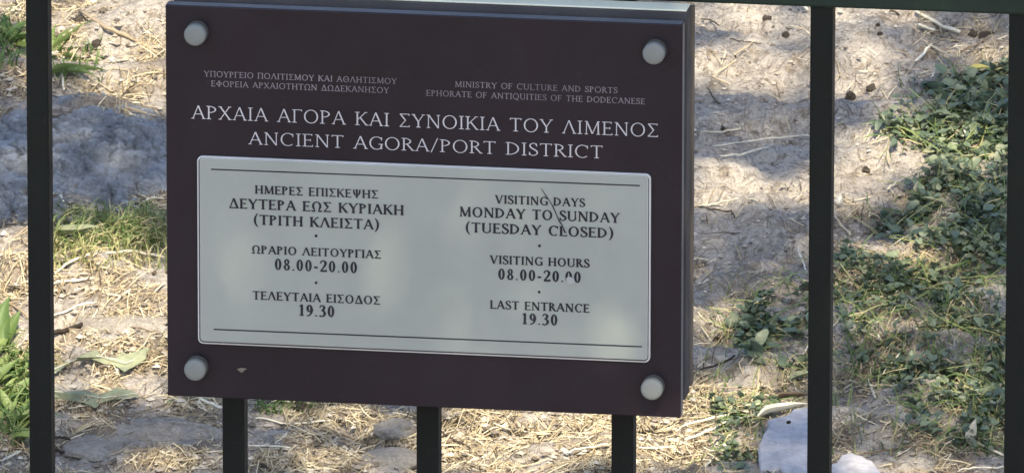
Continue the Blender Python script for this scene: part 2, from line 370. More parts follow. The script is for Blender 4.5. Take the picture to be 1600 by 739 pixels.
# weld beads under the rail, beside the bars in view
def bead(k):
    V = []; Fc = []; n = 9
    for i in range(n):
        x = k*S+BW*i/(n-1); r = 0.0013*(0.8+0.4*random.random())
        for j in range(5):
            an = math.pi*0.5*j/4; V.append((x-0.35, -0.0002-r*math.cos(an), ZR-r*math.sin(an)+0.0002))
    for i in range(n-1):
        for j in range(4): Fc.append((i*5+j, i*5+j+1, i*5+j+6, i*5+j+5))
    link('weld_bead', mesh('weld_bead', V, Fc, M_RAIL, True), fence)
for k in (0, 4, 5): bead(k)

# ------------------------------------------------------------------ the sign
SX0, SX1, SZ0, SZ1 = 0.0954, 0.4096, ZR-0.2461, ZR-0.0023
sign = empty('information_sign', ((SX0+SX1)/2, -0.02, SZ0), 'aubergine bilingual opening hours sign with pale plate mounted on the railing', 'sign')
SO = ((SX0+SX1)/2, -0.02, SZ0)
FY = -0.050
box('front_panel', SX0, SX1, FY, -0.040, SZ0, SZ1, [M_PANEL, M_EDGE], sign, 0.0007, 1, SO)
box('mounting_box', SX0+0.0015, SX1+0.0002, -0.031, -0.0135, SZ0+0.006, SZ1+0.0030, M_BOX, sign, 0.0008, org=SO)
box('painted_top_light', SX0+0.0019, SX1-0.0004, -0.0307, -0.0138, SZ1+0.0031, SZ1+0.0042, M_TOPLIGHT, sign, 0.0004, org=SO)  # added strip; its paint imitates the brightly lit box top
box('rear_plate', SX0+0.003, SX1+0.0012, -0.0105, -0.0048, SZ0+0.009, SZ1+0.0012, M_REAR, sign, 0.0005, org=SO)
for xx in (SX0+0.02, SX1-0.02):
    for zz in (SZ0+0.02, SZ1-0.02):
        box('spacer', xx-0.005, xx+0.005, -0.0402, -0.0308, zz-0.005, zz+0.005, M_EDGE, sign, 0.001, org=SO)
        box('bracket', xx-0.008, xx+0.008, -0.0137, -0.0103, zz-0.012, zz+0.012, M_REAR, sign, 0.0005, org=SO)
def rounded(x0, x1, z0, z1, r, n=6):
    p = []
    for cx, cz, a0 in ((x1-r, z1-r, 0), (x0+r, z1-r, 90), (x0+r, z0+r, 180), (x1-r, z0+r, 270)):
        for i in range(n+1):
            a = math.radians(a0+90*i/n); p.append((cx+r*math.cos(a), cz+r*math.sin(a)))
    return p
def slab(name, outline, y0, y1, mats, parent, bev=0.0):     # y0 = front face
    n = len(outline); cx = sum(p[0] for p in outline)/n; cz = sum(p[1] for p in outline)/n
    V = []; Fc = []; mi = []
    def ring(y, ins):
        for x, z in outline:
            dx, dz = x-cx, z-cz; V.append((x-math.copysign(ins, dx)-SO[0], y-SO[1], z-math.copysign(ins, dz)-SO[2]))
    ring(y1, 0); ring(y0+bev, 0); ring(y0, bev)
    for r in range(2):
        for i in range(n): Fc.append((r*n+i, r*n+(i+1) % n, (r+1)*n+(i+1) % n, (r+1)*n+i)); mi.append(1)
    Fc.append(tuple(2*n+i for i in range(n))); mi.append(0)
    me = mesh(name, V, Fc, mats); me.polygons.foreach_set('material_index', mi); me.update()
    return link(name, me, parent)
def SPf(px, py): return SP(px, py, FY)
tl = SPf(309.5, 243); tr = SPf(1017.5, 271); bl = SPf(309.5, 536.5); br = SPf(1016.5, 564)
px0, px1 = (tl[0]+bl[0])/2, (tr[0]+br[0])/2; pz1, pz0 = (tl[1]+tr[1])/2, (bl[1]+br[1])/2
slab('plate_rim', rounded(px0, px1, pz0, pz1, 0.0034), FY-0.0022, FY+0.0005, [M_PEDGE, M_PEDGE], sign, 0.0005)
slab('plate_gasket', rounded(px0+0.0009, px1-0.0009, pz0+0.0009, pz1-0.0007, 0.0028), FY-0.00235, FY-0.0018, [M_GROOVE, M_GROOVE], sign)
plate = slab('info_plate', rounded(px0+0.0017, px1-0.0015, pz0+0.0019, pz1-0.0009, 0.0022), FY-0.0027, FY-0.0020, [M_PLATE, M_PEDGE], sign, 0.0002)
PY = FY-0.0027
def cap(px, py):
    x, z = SP(px+3, py-5, FY); V = []; Fc = []; n = 40
    prof = [(0.0050, 0.0), (0.0050, -0.0035), (0.0062, -0.0036), (0.0066, -0.0045), (0.0067, -0.0085), (0.0064, -0.0095), (0.0056, -0.0101), (0.0040, -0.0105), (0.0018, -0.0107)]
    wv = [(rr*math.cos(2*math.pi*i/24), -0.0004 if rr else 0, rr*math.sin(2*math.pi*i/24)) for rr in (0.0069, 0.0040) for i in range(24)]
    for r, d in prof:
        for i in range(n): a = 2*math.pi*i/n; V.append((r*math.cos(a), d, r*math.sin(a)))
    for k in range(len(prof)-1):
        for i in range(n): Fc.append((k*n+i, k*n+(i+1) % n, (k+1)*n+(i+1) % n, (k+1)*n+i))
    V.append((0, -0.0107, 0)); c = len(V)-1
    for i in range(n): Fc.append(((len(prof)-1)*n+i, (len(prof)-1)*n+(i+1) % n, c))
    c_ = link('fixing_cap', mesh('fixing_cap', V, Fc, M_CAP, True), sign, loc=(x-SO[0], FY-SO[1], z-SO[2]))
    link('washer', mesh('washer', wv, [(i, (i+1) % 24, 24+(i+1) % 24, 24+i) for i in range(24)], M_GROOVE), c_)
for p in ((305.5, 55), (1021.5, 84), (305.5, 577), (1018.5, 607)): cap(*p)

# ---- lettering: a small roman capital face, drawn stroke by stroke
def glyph(ch, T, H):
    o = []                                                 # list of ribbons [(left pts, right pts)]
    SH = H*0.85
    def L(x0, y0, x1, y1, w):
        if abs(y1-y0) >= abs(x1-x0):
            ln = math.hypot(x1-x0, y1-y0); h = w*ln/max(1e-6, abs(y1-y0))/2
            o.append(([(x0-h, y0), (x1-h, y1)], [(x0+h, y0), (x1+h, y1)]))
        else:
            ln = math.hypot(x1-x0, y1-y0); h = w*ln/abs(x1-x0)/2
            o.append(([(x0, y0-h), (x1, y1-h)], [(x0, y0+h), (x1, y1+h)]))
    def Sf(x, y, hw=0.13):                                  # bracketed foot
        s = 1 if y < 0.5 else -1; y0 = 0 if y < 0.5 else 1
        o.append(([(x-hw, y0), (x-hw*.5, y0), (x+hw*.5, y0), (x+hw, y0)], [(x-hw, y0+s*SH), (x-hw*.5, y0+s*SH*1.25), (x+hw*.5, y0+s*SH*1.25), (x+hw, y0+s*SH)]))
    def V_(x, w=None, a=0, b=1, s0=True, s1=True):
        L(x, a, x, b, w or T)
        if s0: Sf(x, 0)
        if s1: Sf(x, 1)
    def Arc(cx, cy, rx, ry, a0, a1, wt=None, wh=None):
        wt = wt or T; wh = wh or H; n = max(8, int(abs(a1-a0)/9)); A = []; B = []
        for i in range(n+1):
            a = math.radians(a0+(a1-a0)*i/n); A.append((cx+rx*math.cos(a), cy+ry*math.sin(a))); B.append((cx+(rx-wt)*math.cos(a), cy+(ry-wh)*math.sin(a)))
        o.append((A, B))
    def C(pts):                                             # smooth ribbon (x, y, width)
        P = [pts[0]]+pts+[pts[-1]]; Q = []
        for i in range(1, len(P)-2):
            for s in range(6):
                t = s/6; q = []
                for d in range(3):
                    a, b, c, e = P[i-1][d], P[i][d], P[i+1][d], P[i+2][d]
                    q.append(0.5*((2*b)+(-a+c)*t+(2*a-5*b+4*c-e)*t*t+(-a+3*b-3*c+e)*t**3))
                Q.append(q)
        Q.append(list(pts[-1])); A = []; B = []
        for i, q in enumerate(Q):
            a = Q[max(0, i-1)]; b = Q[min(len(Q)-1, i+1)]; dx, dy = b[0]-a[0], b[1]-a[1]; l = math.hypot(dx, dy) or 1
            A.append((q[0]-dy/l*q[2]/2, q[1]+dx/l*q[2]/2)); B.append((q[0]+dy/l*q[2]/2, q[1]-dx/l*q[2]/2))
        o.append((A, B))
    def arm(x, y, up_):                                     # short tick on the end of a horizontal arm
        L(x, y, x+0.0001, y+(0.13 if up_ else -0.13), H)
    w = 0.7
    if ch in 'AΑΛVΔ':
        w = 0.74; t = 1 if ch == 'V' else 0
        if ch == 'V': L(0.07, 1, 0.37, 0, T); L(0.37, 0, 0.67, 1, H); Sf(0.07, 1, .1); Sf(0.67, 1, .09)
        else:
            L(0.06, 0, 0.36, 1, H); L(0.36, 1, 0.68, 0, T)
            if ch in 'AΑ': L(0.17, 0.36, 0.57, 0.36, H)
            if ch == 'Δ': L(0.02, H*.6, 0.72, H*.6, H*1.2)
            else: Sf(0.06, 0, .09); Sf(0.68, 0, .1)
    elif ch in 'BΒ': w = .6; V_(.12); Arc(.12, .755, .36, .245, -90, 90); Arc(.12, .27, .42, .27, -90, 90)
    elif ch in 'PΡ': w = .58; V_(.12); Arc(.14, .74, .40, .26, -90, 90)
    elif ch == 'R': w = .66; V_(.12); Arc(.14, .74, .38, .26, -90, 90); L(.3, .5, .62, 0, T); Sf(.64, 0, .07)
    elif ch == 'D': w = .76; V_(.12); Arc(.14, .5, .58, .5, -90, 90)
    elif ch in 'EΕF':
        w = .58; V_(.12); L(.12, 1-H/2, .5, 1-H/2, H); arm(.5, 1, False); L(.12, .52, .42, .52, H); L(.42, .44, .4201, .60, H)
        if ch != 'F': L(.12, H/2, .54, H/2, H); arm(.54, 0, True)
    elif ch == 'Γ': w = .54; V_(.12); L(.12, 1-H/2, .52, 1-H/2, H); arm(.52, 1, False)
    elif ch == 'L': w = .56; V_(.12); L(.12, H/2, .54, H/2, H); arm(.54, 0, True)
    elif ch in 'HΗ': w = .78; V_(.13); V_(.65); L(.13, .51, .65, .51, H)
    elif ch == 'Π': w = .78; V_(.13); V_(.65); L(.13, 1-H/2, .65, 1-H/2, H)
    elif ch in 'IΙ': w = .28; V_(.14)
    elif ch in 'KΚ': w = .7; V_(.12); L(.6, 1, .14, .42, H); L(.28, .58, .64, 0, T); Sf(.6, 1, .09); Sf(.65, 0, .09)
    elif ch in 'MΜ': w = .92; L(.12, 0, .14, 1, H); L(.14, 1, .46, .05, T); L(.46, .05, .78, 1, H); L(.78, 1, .80, 0, T); Sf(.12, 0, .09); Sf(.80, 0, .11); Sf(.12, 1, .08); Sf(.80, 1, .08)
    elif ch in 'NΝ': w = .8; L(.12, 0, .12, 1, H); L(.12, 1, .68, 0, T); L(.68, 0, .68, 1, H); Sf(.12, 0, .1); Sf(.10, 1, .09); Sf(.68, 1, .1)
    elif ch in 'OΟQΘ':
        w = .84; Arc(.42, .5, .40, .52, 0, 360)
        if ch == 'Q': C([(.4, .08, T), (.55, -.08, T), (.78, -.2, H)])
        if ch == 'Θ': L(.24, .5, .60, .5, H); L(.24, .43, .2401, .57, H); L(.60, .43, .6001, .57, H)
    elif ch in 'CG':
        w = .76; Arc(.42, .5, .40, .52, 48, 312); L(.69, .72, .6901, .97, H)
        if ch == 'G': L(.68, .03, .68, .42, T); L(.52, .42, .78, .42, H)
    elif ch == 'S': w = .52; C([(.44, .80, H), (.38, .95, H*1.1), (.24, .985, H), (.09, .86, T*.85), (.12, .66, T), (.30, .5, T*1.15), (.46, .34, T), (.46, .15, T*.8), (.27, .015, H), (.12, .06, H*1.1), (.05, .22, H)]); L(.44, .74, .4401, .96, H); L(.05, .05, .0501, .28, H)
    elif ch in 'TΤ': w = .68; L(.34, 0, .34, 1, T); Sf(.34, 0); L(.03, 1-H/2, .65, 1-H/2, H); arm(.04, 1, False); arm(.64, 1, False)
    elif ch == 'U': w = .76; L(.13, .32, .13, 1, T); L(.64, .32, .64, 1, H); Arc(.385+T*.0, .34, .255+T/2, .36, 180, 360, T*.8, H); Sf(.13, 1); Sf(.64, 1, .1)
    elif ch in 'YΥ': w = .7; L(.35, 0, .35, .48, T); L(.06, 1, .35, .44, T); L(.35, .44, .64, 1, H); Sf(.35, 0); Sf(.07, 1, .1); Sf(.63, 1, .09)
    elif ch in 'XΧ': w = .72; L(.08, 1, .64, 0, T); L(.08, 0, .62, 1, H); Sf(.08, 1, .1); Sf(.64, 0, .1); Sf(.08, 0, .09); Sf(.62, 1, .09)
    elif ch == 'Σ': w = .64; L(.06, 1-H/2, .56, 1-H/2, H); arm(.56, 1, False); L(.08, .97, .36, .5, T); L(.36, .5, .06, .03, H); L(.04, H*.6, .58, H*.6, H*1.2); arm(.58, 0, True)
    elif ch in 'ZΖ': w = .64; L(.06, 1-H/2, .58, 1-H/2, H); arm(.07, 1, False); L(.55, .97, .07, .03, T); L(.05, H/2, .6, H/2, H); arm(.6, 0, True)
    elif ch == 'Ω': w = .82; Arc(.41, .56, .37, .46, -52, 232); L(.05, H/2, .30, H/2, H*1.4); L(.52, H/2, .77, H/2, H*1.4); L(.26, .03, .22, .2, H); L(.56, .03, .60, .2, H); arm(.05, 0, True); arm(.77, 0, True)
    elif ch == 'Φ': w = .8; V_(.4); Arc(.4, .5, .37, .3, 0, 360)
    elif ch == 'Ψ': w = .84; V_(.42); C([(.06, .95, H), (.13, .9, T*.8), (.16, .6, T), (.25, .36, T*.7), (.42, .28, H)]); C([(.78, .95, H), (.71, .9, T*.8), (.68, .6, T), (.59, .36, T*.7), (.42, .28, H)])
    elif ch == '0': w = .54; Arc(.27, .5, .24, .51, 0, 360)
    elif ch == '1': w = .42; L(.22, 0, .22, 1, T); Sf(.22, 0, .15); L(.06, .86, .22, .97, H)
    elif ch == '2': w = .54; C([(.06, .74, H), (.12, .92, H), (.26, .985, H*1.1), (.42, .86, T), (.42, .66, T), (.28, .38, H*1.3), (.06, .06, H)]); L(.05, H*.8, .48, H*.8, H*1.6); L(.48, 0, .4801, .2, H)
    elif ch == '3': w = .52; C([(.07, .80, H), (.14, .95, H), (.26, .985, H), (.38, .86, T), (.36, .68, T*.9), (.2, .54, H)]); C([(.2, .54, H), (.36, .48, T*.8), (.43, .28, T*1.1), (.34, .07, T*.7), (.18, .01, H), (.05, .1, H*1.4)])
    elif ch == '8': w = .54; Arc(.27, .745, .19, .255, 0, 360, T*.8); Arc(.27, .265, .23, .275, 0, 360, T*.9)
    elif ch == '9': w = .54; Arc(.27, .68, .23, .33, 0, 360); C([(.46, .66, T), (.42, .36, T*.9), (.28, .1, T*.6), (.08, 0, H)])
    elif ch == '.': w = .22; Arc(.11, .06, .065, .065, 0, 360, .064, .064)
    elif ch == ',': w = .22; C([(.1, .08, T), (.12, -.02, T*.6), (.05, -.14, H*.6)])
    elif ch == '-': w = .36; L(.05, .36, .31, .36, H*1.7)
    elif ch == '/': w = .42; L(.02, -.06, .38, 1.08, H)
    elif ch == '(': w = .34; C([(.28, 1.12, H*.7), (.12, .8, T*.8), (.07, .45, T), (.12, .1, T*.8), (.28, -.22, H*.7)])
    elif ch == ')': w = .34; C([(.06, 1.12, H*.7), (.22, .8, T*.8), (.27, .45, T), (.22, .1, T*.8), (.06, -.22, H*.7)])
    elif ch == ' ': w = .36
    return o, w
EPS = 0.000012
def text(s, xl, xr, yl, yr, cap_px, plane, T, H, mat, parent, track=0.10, name='lettering'):
    ym = (yl+yr)/2; xm = (xl+xr)/2
    x0, z0 = SP(xl, yl, plane); x1, z1 = SP(xr, yr, plane); _, zb = SP(xm, ym, plane); _, zt = SP(xm, ym-cap_px, plane)
    ch = zt-zb; gl = [glyph(c, T, H) for c in s]
    tot = sum(g[1] for g in gl)+track*(len(s)-1); sx = (x1-x0)/tot
    V = []; Fc = []; cx = 0; cnt = 0
    for o, w in gl:
        for A, B in o:
            b = len(V); n = len(A); y = plane-0.00022-EPS*(cnt % 9); cnt += 1
            area = 0
            for (ax, ay), (bx, by) in zip(A, B):
                V.append((x0+(cx+ax)*sx-SO[0], y-SO[1], zb+ay*ch-SO[2])); V.append((x0+(cx+bx)*sx-SO[0], y-SO[1], zb+by*ch-SO[2]))
            for i in range(n-1): Fc.append((b+2*i, b+2*i+1, b+2*i+3, b+2*i+2))
            # give each stroke a skirt down to the plate: real raised film
        cx += w+track
    me = mesh(name, V, Fc, mat)
    ob = link(name, me, parent)
    so_ = ob.modifiers.new('film', 'SOLIDIFY'); so_.thickness = 0.0002; so_.offset = 0
    return ob
bigT, bigH = 0.082, 0.050
text('ΥΠΟΥΡΓΕΙΟ ΠΟΛΙΤΙΣΜΟΥ ΚΑΙ ΑΘΛΗΤΙΣΜΟΥ', 319, 620, 120, 131.5, 9, FY, .11, .075, M_FADED, sign)
text('ΕΦΟΡΕΙΑ ΑΡΧΑΙΟΤΗΤΩΝ ΔΩΔΕΚΑΝΗΣΟΥ', 330, 608, 135, 146, 9, FY, .11, .075, M_FADED, sign)
text('MINISTRY OF CULTURE AND SPORTS', 711, 965, 136, 146, 9, FY, .11, .075, M_FADED, sign)
text('EPHORATE OF ANTIQUITIES OF THE DODECANESE', 666, 1008, 150, 163, 9, FY, .11, .075, M_FADED, sign)
text('ΑΡΧΑΙΑ ΑΓΟΡΑ ΚΑΙ ΣΥΝΟΙΚΙΑ ΤΟΥ ΛΙΜΕΝΟΣ', 300, 1029, 186, 213.5, 20.5, FY, bigT, bigH, M_WHITE, sign)
text('ANCIENT AGORA/PORT DISTRICT', 389, 942, 226, 247, 19.5, FY, bigT, bigH, M_WHITE, sign)
pt, ph_ = 0.175, 0.095
for row in (('ΗΜΕΡΕΣ ΕΠΙΣΚΕΨΗΣ', 398.5, 591, 302.8, 310.2, 13), ('ΔΕΥΤΕΡΑ ΕΩΣ ΚΥΡΙΑΚΗ', 358, 631, 325.5, 335.8, 15.5), ('(ΤΡΙΤΗ ΚΛΕΙΣΤΑ)', 397, 592, 351, 358.5, 15.5),
            ('ΩΡΑΡΙΟ ΛΕΙΤΟΥΡΓΙΑΣ', 393.5, 595.5, 396, 403.5, 12.5), ('08.00-20.00', 429, 558.5, 422, 426, 17.5), ('ΤΕΛΕΥΤΑΙΑ ΕΙΣΟΔΟΣ', 395, 594, 468, 475, 13), ('19.30', 467, 523, 493, 495, 17.5),
            ('VISITING DAYS', 774, 914, 318, 323, 13), ('MONDAY TO SUNDAY', 718, 968, 339, 347.5, 15.5), ('(TUESDAY CLOSED)', 728, 958, 363.3, 371.3, 15.5),
            ('VISITING HOURS', 766, 921, 412.5, 417, 13), ('08.00-20.00', 778, 908, 437, 441, 17), ('LAST ENTRANCE', 766, 921, 482.5, 487.5, 13), ('19.30', 815.5, 871.5, 506, 508, 17)):
    text(*row, PY, pt, ph_, M_BLACK, plate)
def patch(name, pts, plane, lift, mat, parent):             # flat printed shape
    V = []
    for x, y in pts:
        X_, Z_ = SP(x, y, plane); V.append((X_-SO[0], plane-lift-SO[1], Z_-SO[2]))
    ob = link(name, mesh(name, V, [tuple(range(len(pts)))], mat), parent); m_ = ob.modifiers.new('film', 'SOLIDIFY'); m_.thickness = 0.0001; m_.offset = 0
    return ob
for cx, cy, r in ((494, 368.5, 2.4), (494, 441.5, 2.2), (843, 384, 2.3), (842.5, 456, 2.2)):
    patch('dot_mark', [(cx+r*math.cos(a/10*6.2832), cy-r*math.sin(a/10*6.2832)) for a in range(10)], PY, 0.0002, M_BLACK, plate)
patch('rule_line', [(330, 263.6), (1000, 289.2), (1000, 291.1), (330, 265.5)], PY, 0.0002, M_BLACK, plate)
patch('rule_line', [(334, 513.2), (1003, 540.3), (1003, 542.2), (334, 515.1)], PY, 0.0002, M_BLACK, plate)
sc = [(846, 294, .6), (852, 304, 1.1), (858, 312, .8), (864, 322, 1.2), (869, 333, 1.0), (874, 345, 1.6), (879, 352, 1.2), (884, 364, 1.7), (880, 358, .6)]
for i in range(len(sc)-1):
    a, b = sc[i], sc[i+1]
    patch('scratch', [(a[0]-a[2], a[1]), (b[0]-b[2], b[1]), (b[0]+b[2]*.6, b[1]), (a[0]+a[2]*.6, a[1])], PY, 0.00045+0.00003*(i % 2), M_BLACK if i % 2 else M_GROOVE, plate)
patch('scuff', [(885, 434), (889, 431), (897, 435), (899, 441), (891, 444), (886, 441)], PY, 0.00050, M_SCUFF, plate)
patch('paint_chip', [(370, 576), (378, 574), (386, 575.5), (381, 579), (378, 582), (374, 579.5)], FY, 0.0003, M_CHIPPED, sign)
patch('paint_chip', [(1074-8, 640), (1067, 640), (1067.5, 646), (1065, 645)], FY, 0.0003, M_CHIPPED, sign)

# ------------------------------------------------------------------ rocks
def lump(name, px, py, w, d, h, mat, label=None, cat=None, group=None, seed=0, rough=0.25, sink=0.35, sub=4, rotz=0.0, layer=0.0, crag=0.0, boxy=2.0, parent=None):
    import bmesh
    c = G(px, py); bm = bmesh.new(); bmesh.ops.create_icosphere(bm, subdivisions=sub, radius=1.0)
    P = np.array([v.co[:] for v in bm.verts])
    if boxy != 2.0:
        n = (np.abs(P)**boxy).sum(1)**(1/boxy); P = P/n[:, None]
    nn = fbm(P[:, 0]*1.6+seed*7.3+5, P[:, 1]*1.6+P[:, 2]*1.3+seed*3.1+9, seed, 4)-0.5
    n2 = fbm(P[:, 0]*6+P[:, 2]*5+seed, P[:, 1]*6-P[:, 2]*4+40, seed+9, 3)-0.5
    P = P*(1+rough*2*nn+rough*0.6*n2)[:, None]
    if layer:
        q = (P[:, 2]*1.0+0.25*P[:, 0]+0.4*fbm(P[:, 0]*3+8, P[:, 1]*3+8, seed+4, 3))*6; f = q-np.floor(q)
        P[:, :2] *= (1+layer*(smooth(0.3, 0.6, f)-0.5))[:, None]
    P = P*np.array([w/2, d/2, h])
    if crag:
        r1 = 1-np.abs(2*fbm(P[:, 0]*38+0.6*P[:, 1]*38+seed, P[:, 1]*75+40, seed+31, 3)-1)
        r2 = 1-np.abs(2*fbm(P[:, 0]*110+seed, P[:, 1]*170+20, seed+37, 3)-1)
        st = fbm(P[:, 0]*16+7, P[:, 1]*34+3, seed+41, 3)*6; st = np.floor(st)+smooth(0.4, 0.6, st-np.floor(st))
        P[:, 2] += crag*(-1.0*smooth(0.86, 1.0, r1)-0.45*smooth(0.8, 1.0, r2)+0.55*(st-3))
    for v, p in zip(bm.verts, P): v.co = p
    for f in bm.faces: f.smooth = True
    me = bpy.data.meshes.new(name); bm.to_mesh(me); bm.free(); me.materials.append(mat)
    o = link(name, me, parent, loc=(c[0], c[1], c[2]+h*(1-2*sink)*0.5), rot=(SLOPE, 0, rotz))
    return tag(o, label, cat, group)
lump('boulder', 92, 266, 0.172, 0.19, 0.018, M_ROCK, 'blue grey weathered boulder in the shade left of the sign', 'rock', seed=3, rough=0.17, sink=0.30, sub=7, layer=0.0, boxy=2.3, crag=0.008)
lump('stone', 252, 292, 0.04, 0.05, 0.014, M_ROCK, 'small dark stone wedged against the boulder beside the sign edge', 'rock', seed=5, rough=0.3, sub=4)
lump('flat_stone', 255, 690, 0.095, 0.07, 0.0038, M_SOILROCK, 'flat dusty stone below the lower left corner of the sign', 'stone', seed=8, rough=0.22, sub=6, crag=0.002, sink=.42)
lump('flat_stone', 150, 700, 0.05, 0.04, 0.0042, M_SOILROCK, 'small buried stone right of the leftmost bar at the bottom', 'stone', seed=12, rough=0.2, sub=4, sink=.4)
lump('flat_stone', 612, 722, 0.042, 0.030, 0.007, M_SOILROCK, 'rounded grey stone left of the middle short bar', 'stone', seed=15, rough=0.2, sub=4)
lump('flat_stone', 618, 672, 0.030, 0.022, 0.007, M_SOILROCK, 'little pale stone under the middle of the sign', 'stone', seed=17, rough=0.25, sub=4)
lump('flat_stone', 190, 505, 0.07, 0.035, 0.0038, M_SOILROCK, 'sunlit flat stone in the straw left of the sign', 'stone', seed=19, rough=0.2, sub=4, sink=.4)
lump('pebble', 1311, 315, 0.006, 0.010, 0.0045, M_CREAM, 'cream pebble just right of the tall bar', 'pebble', 'pebbles on the bank', seed=35)
PEB = [(1199, 33, 9, 'black clod near the top edge right of the sign'), (1228, 57, 7, 'dark clod below the black one near the top'), (1148, 91, 4, 'tiny clod on sunlit soil close to the sign'),
 (1263, 107, 10, 'rounded clod touching the left side of the tall bar'), (1373, 43, 8, 'upturned dark chip near the top between the right bars'), (1375, 55, 5, 'small dark chip just under the upturned one'),
 (1362, 140, 9, 'dark pebble right of the tall bar at shade edge'), (1329, 153, 11, 'flat dark pebble nearest the tall bar on the right'), (1497, 125, 10, 'round dark pebble left of the yellow leaf'),
 (1433, 164, 8, 'dark pebble in the shade above the creeper'), (1353, 268, 7, 'small black clod on the smooth bare stone'), (1130, 203, 5, 'small clod in the shade right of the sign'),
 (1121, 531, 7, 'square brown clod beside the lower sign edge'), (1098, 422, 8, 'dark clod against the sign edge at mid height'), (1520, 55, 8, 'dark clod near the top right corner'), (125, 38, 13, 'dark knobbly clod above the green weed at top left'),
 (150, 76, 14, 'rust brown clod right of the green weed'), (1185, 540, 8, 'dark clod among the leaves left of the tall bar'), (1226, 510, 9, 'clod in the shade left of the tall bar'), (705, 700, 6, 'brown clod in the litter right of the middle short bar'),
 (840, 684, 6, 'dark clod in the sunlit litter beneath the sign'), (1050, 712, 6, 'small clod right of the third short bar'), (410, 733, 8, 'dark clod at the bottom edge right of the first short bar'), (470, 640, 14, 'dark tufted clod directly under the sign')]
for i, (x, y, r, lab) in enumerate(PEB):
    w = 2*r/2215*0.92
    lump('pebble', x, y, w, w*random.uniform(.7, 1), w*random.uniform(.38, .5), M_CLOD, lab, 'pebble', 'pebbles on the bank', seed=50+i, rough=0.5, sub=3, rotz=random.uniform(0, 3), sink=.25)

# marble fragment: a broken slab with a dowel hole
def outline_solid(name, pts, thick, mat, label, cat, hole=None, lift=0.006, jag=0.45):
    P = []
    sh = lift*2215*0.93; pts = [(x, y+sh) for x, y in pts]; hole = (hole[0], hole[1]+sh, hole[2]) if hole else None   # the top face stands proud of the soil
    n = len(pts)
    for i in range(n):
        a = np.array(pts[i], float); b = np.array(pts[(i+1) % n], float); L_ = np.linalg.norm(b-a); m_ = max(1, int(L_/7))
        for k in range(m_):
            q = a+(b-a)*k/m_
            if k: q = q+rng.normal(size=2)*jag
            P.append(q)
    W = [G(*p) for p in P]; c = np.mean(W, 0)
    nrm = np.array([0, -math.sin(SLOPE), math.cos(SLOPE)])
    # fit to one plane so that the slab is flat
    W = [w-nrm*np.dot(w-c, nrm) for w in W]
    V = []; Fc = []; N = len(W); bev = 0.0015
    for w in W: V.append(w-nrm*thick)
    for w in W: V.append(w+nrm*(lift-bev))
    for w in W: V.append(w+nrm*lift+(c-w)/np.linalg.norm(c-w)*bev)
    for r in range(2):
        for i in range(N): Fc.append((r*N+i, r*N+(i+1) % N, (r+1)*N+(i+1) % N, (r+1)*N+i))
    V = [v-c for v in V]
    if hole is None: Fc.append(tuple(range(2*N, 3*N)))
    else:
        hc = G(*hole[:2]); hc = hc-nrm*np.dot(hc-c, nrm)+nrm*lift-c; r = hole[2]/2215; b = len(V)
        ang0 = [math.atan2(np.dot(V[2*N+i]-hc, np.cross(nrm, [1, 0, 0])), V[2*N+i][0]-hc[0]) for i in range(N)]
        yv = np.cross(nrm, [1, 0, 0])
        for i in range(N): V.append(hc+np.array([1, 0, 0])*r*math.cos(ang0[i])+yv*r*1.5*math.sin(ang0[i]))
        for i in range(N): V.append(V[b+i]-nrm*0.012)
        for i in range(N):
            j = (i+1) % N; Fc.append((2*N+i, 2*N+j, b+j, b+i)); Fc.append((b+i, b+j, b+N+j, b+N+i))
        Fc.append(tuple(b+N+i for i in range(N)))
    me = mesh(name, V, Fc, [mat, M_CLOD])
    if hole is not None:
        for p in me.polygons:
            if all(i >= b for i in p.vertices): p.material_index = 1  # hole faces coloured dark to stand for the shade inside
    return tag(link(name, me, loc=c), label, cat)
outline_solid('marble_slab', [(1199, 655), (1212, 650), (1262, 640), (1290, 644), (1290, 700), (1288, 738), (1262, 733), (1235, 728), (1187, 720), (1185, 706), (1193, 684), (1202, 668)], 0.02, M_MARBLE,
              'pale bluish marble fragment with a small dowel hole, cut by the tall bar', 'slab', hole=(1233, 670, 3.8), lift=0.0095, jag=0.3)
outline_solid('marble_slab', [(1288, 724), (1308, 716), (1330, 716), (1362, 725), (1402, 739), (1450, 765), (1440, 800), (1288, 800)], 0.02, M_MARBLE,
              'second pale marble piece at the bottom edge right of the tall bar', 'slab', lift=0.0075, jag=0.3)

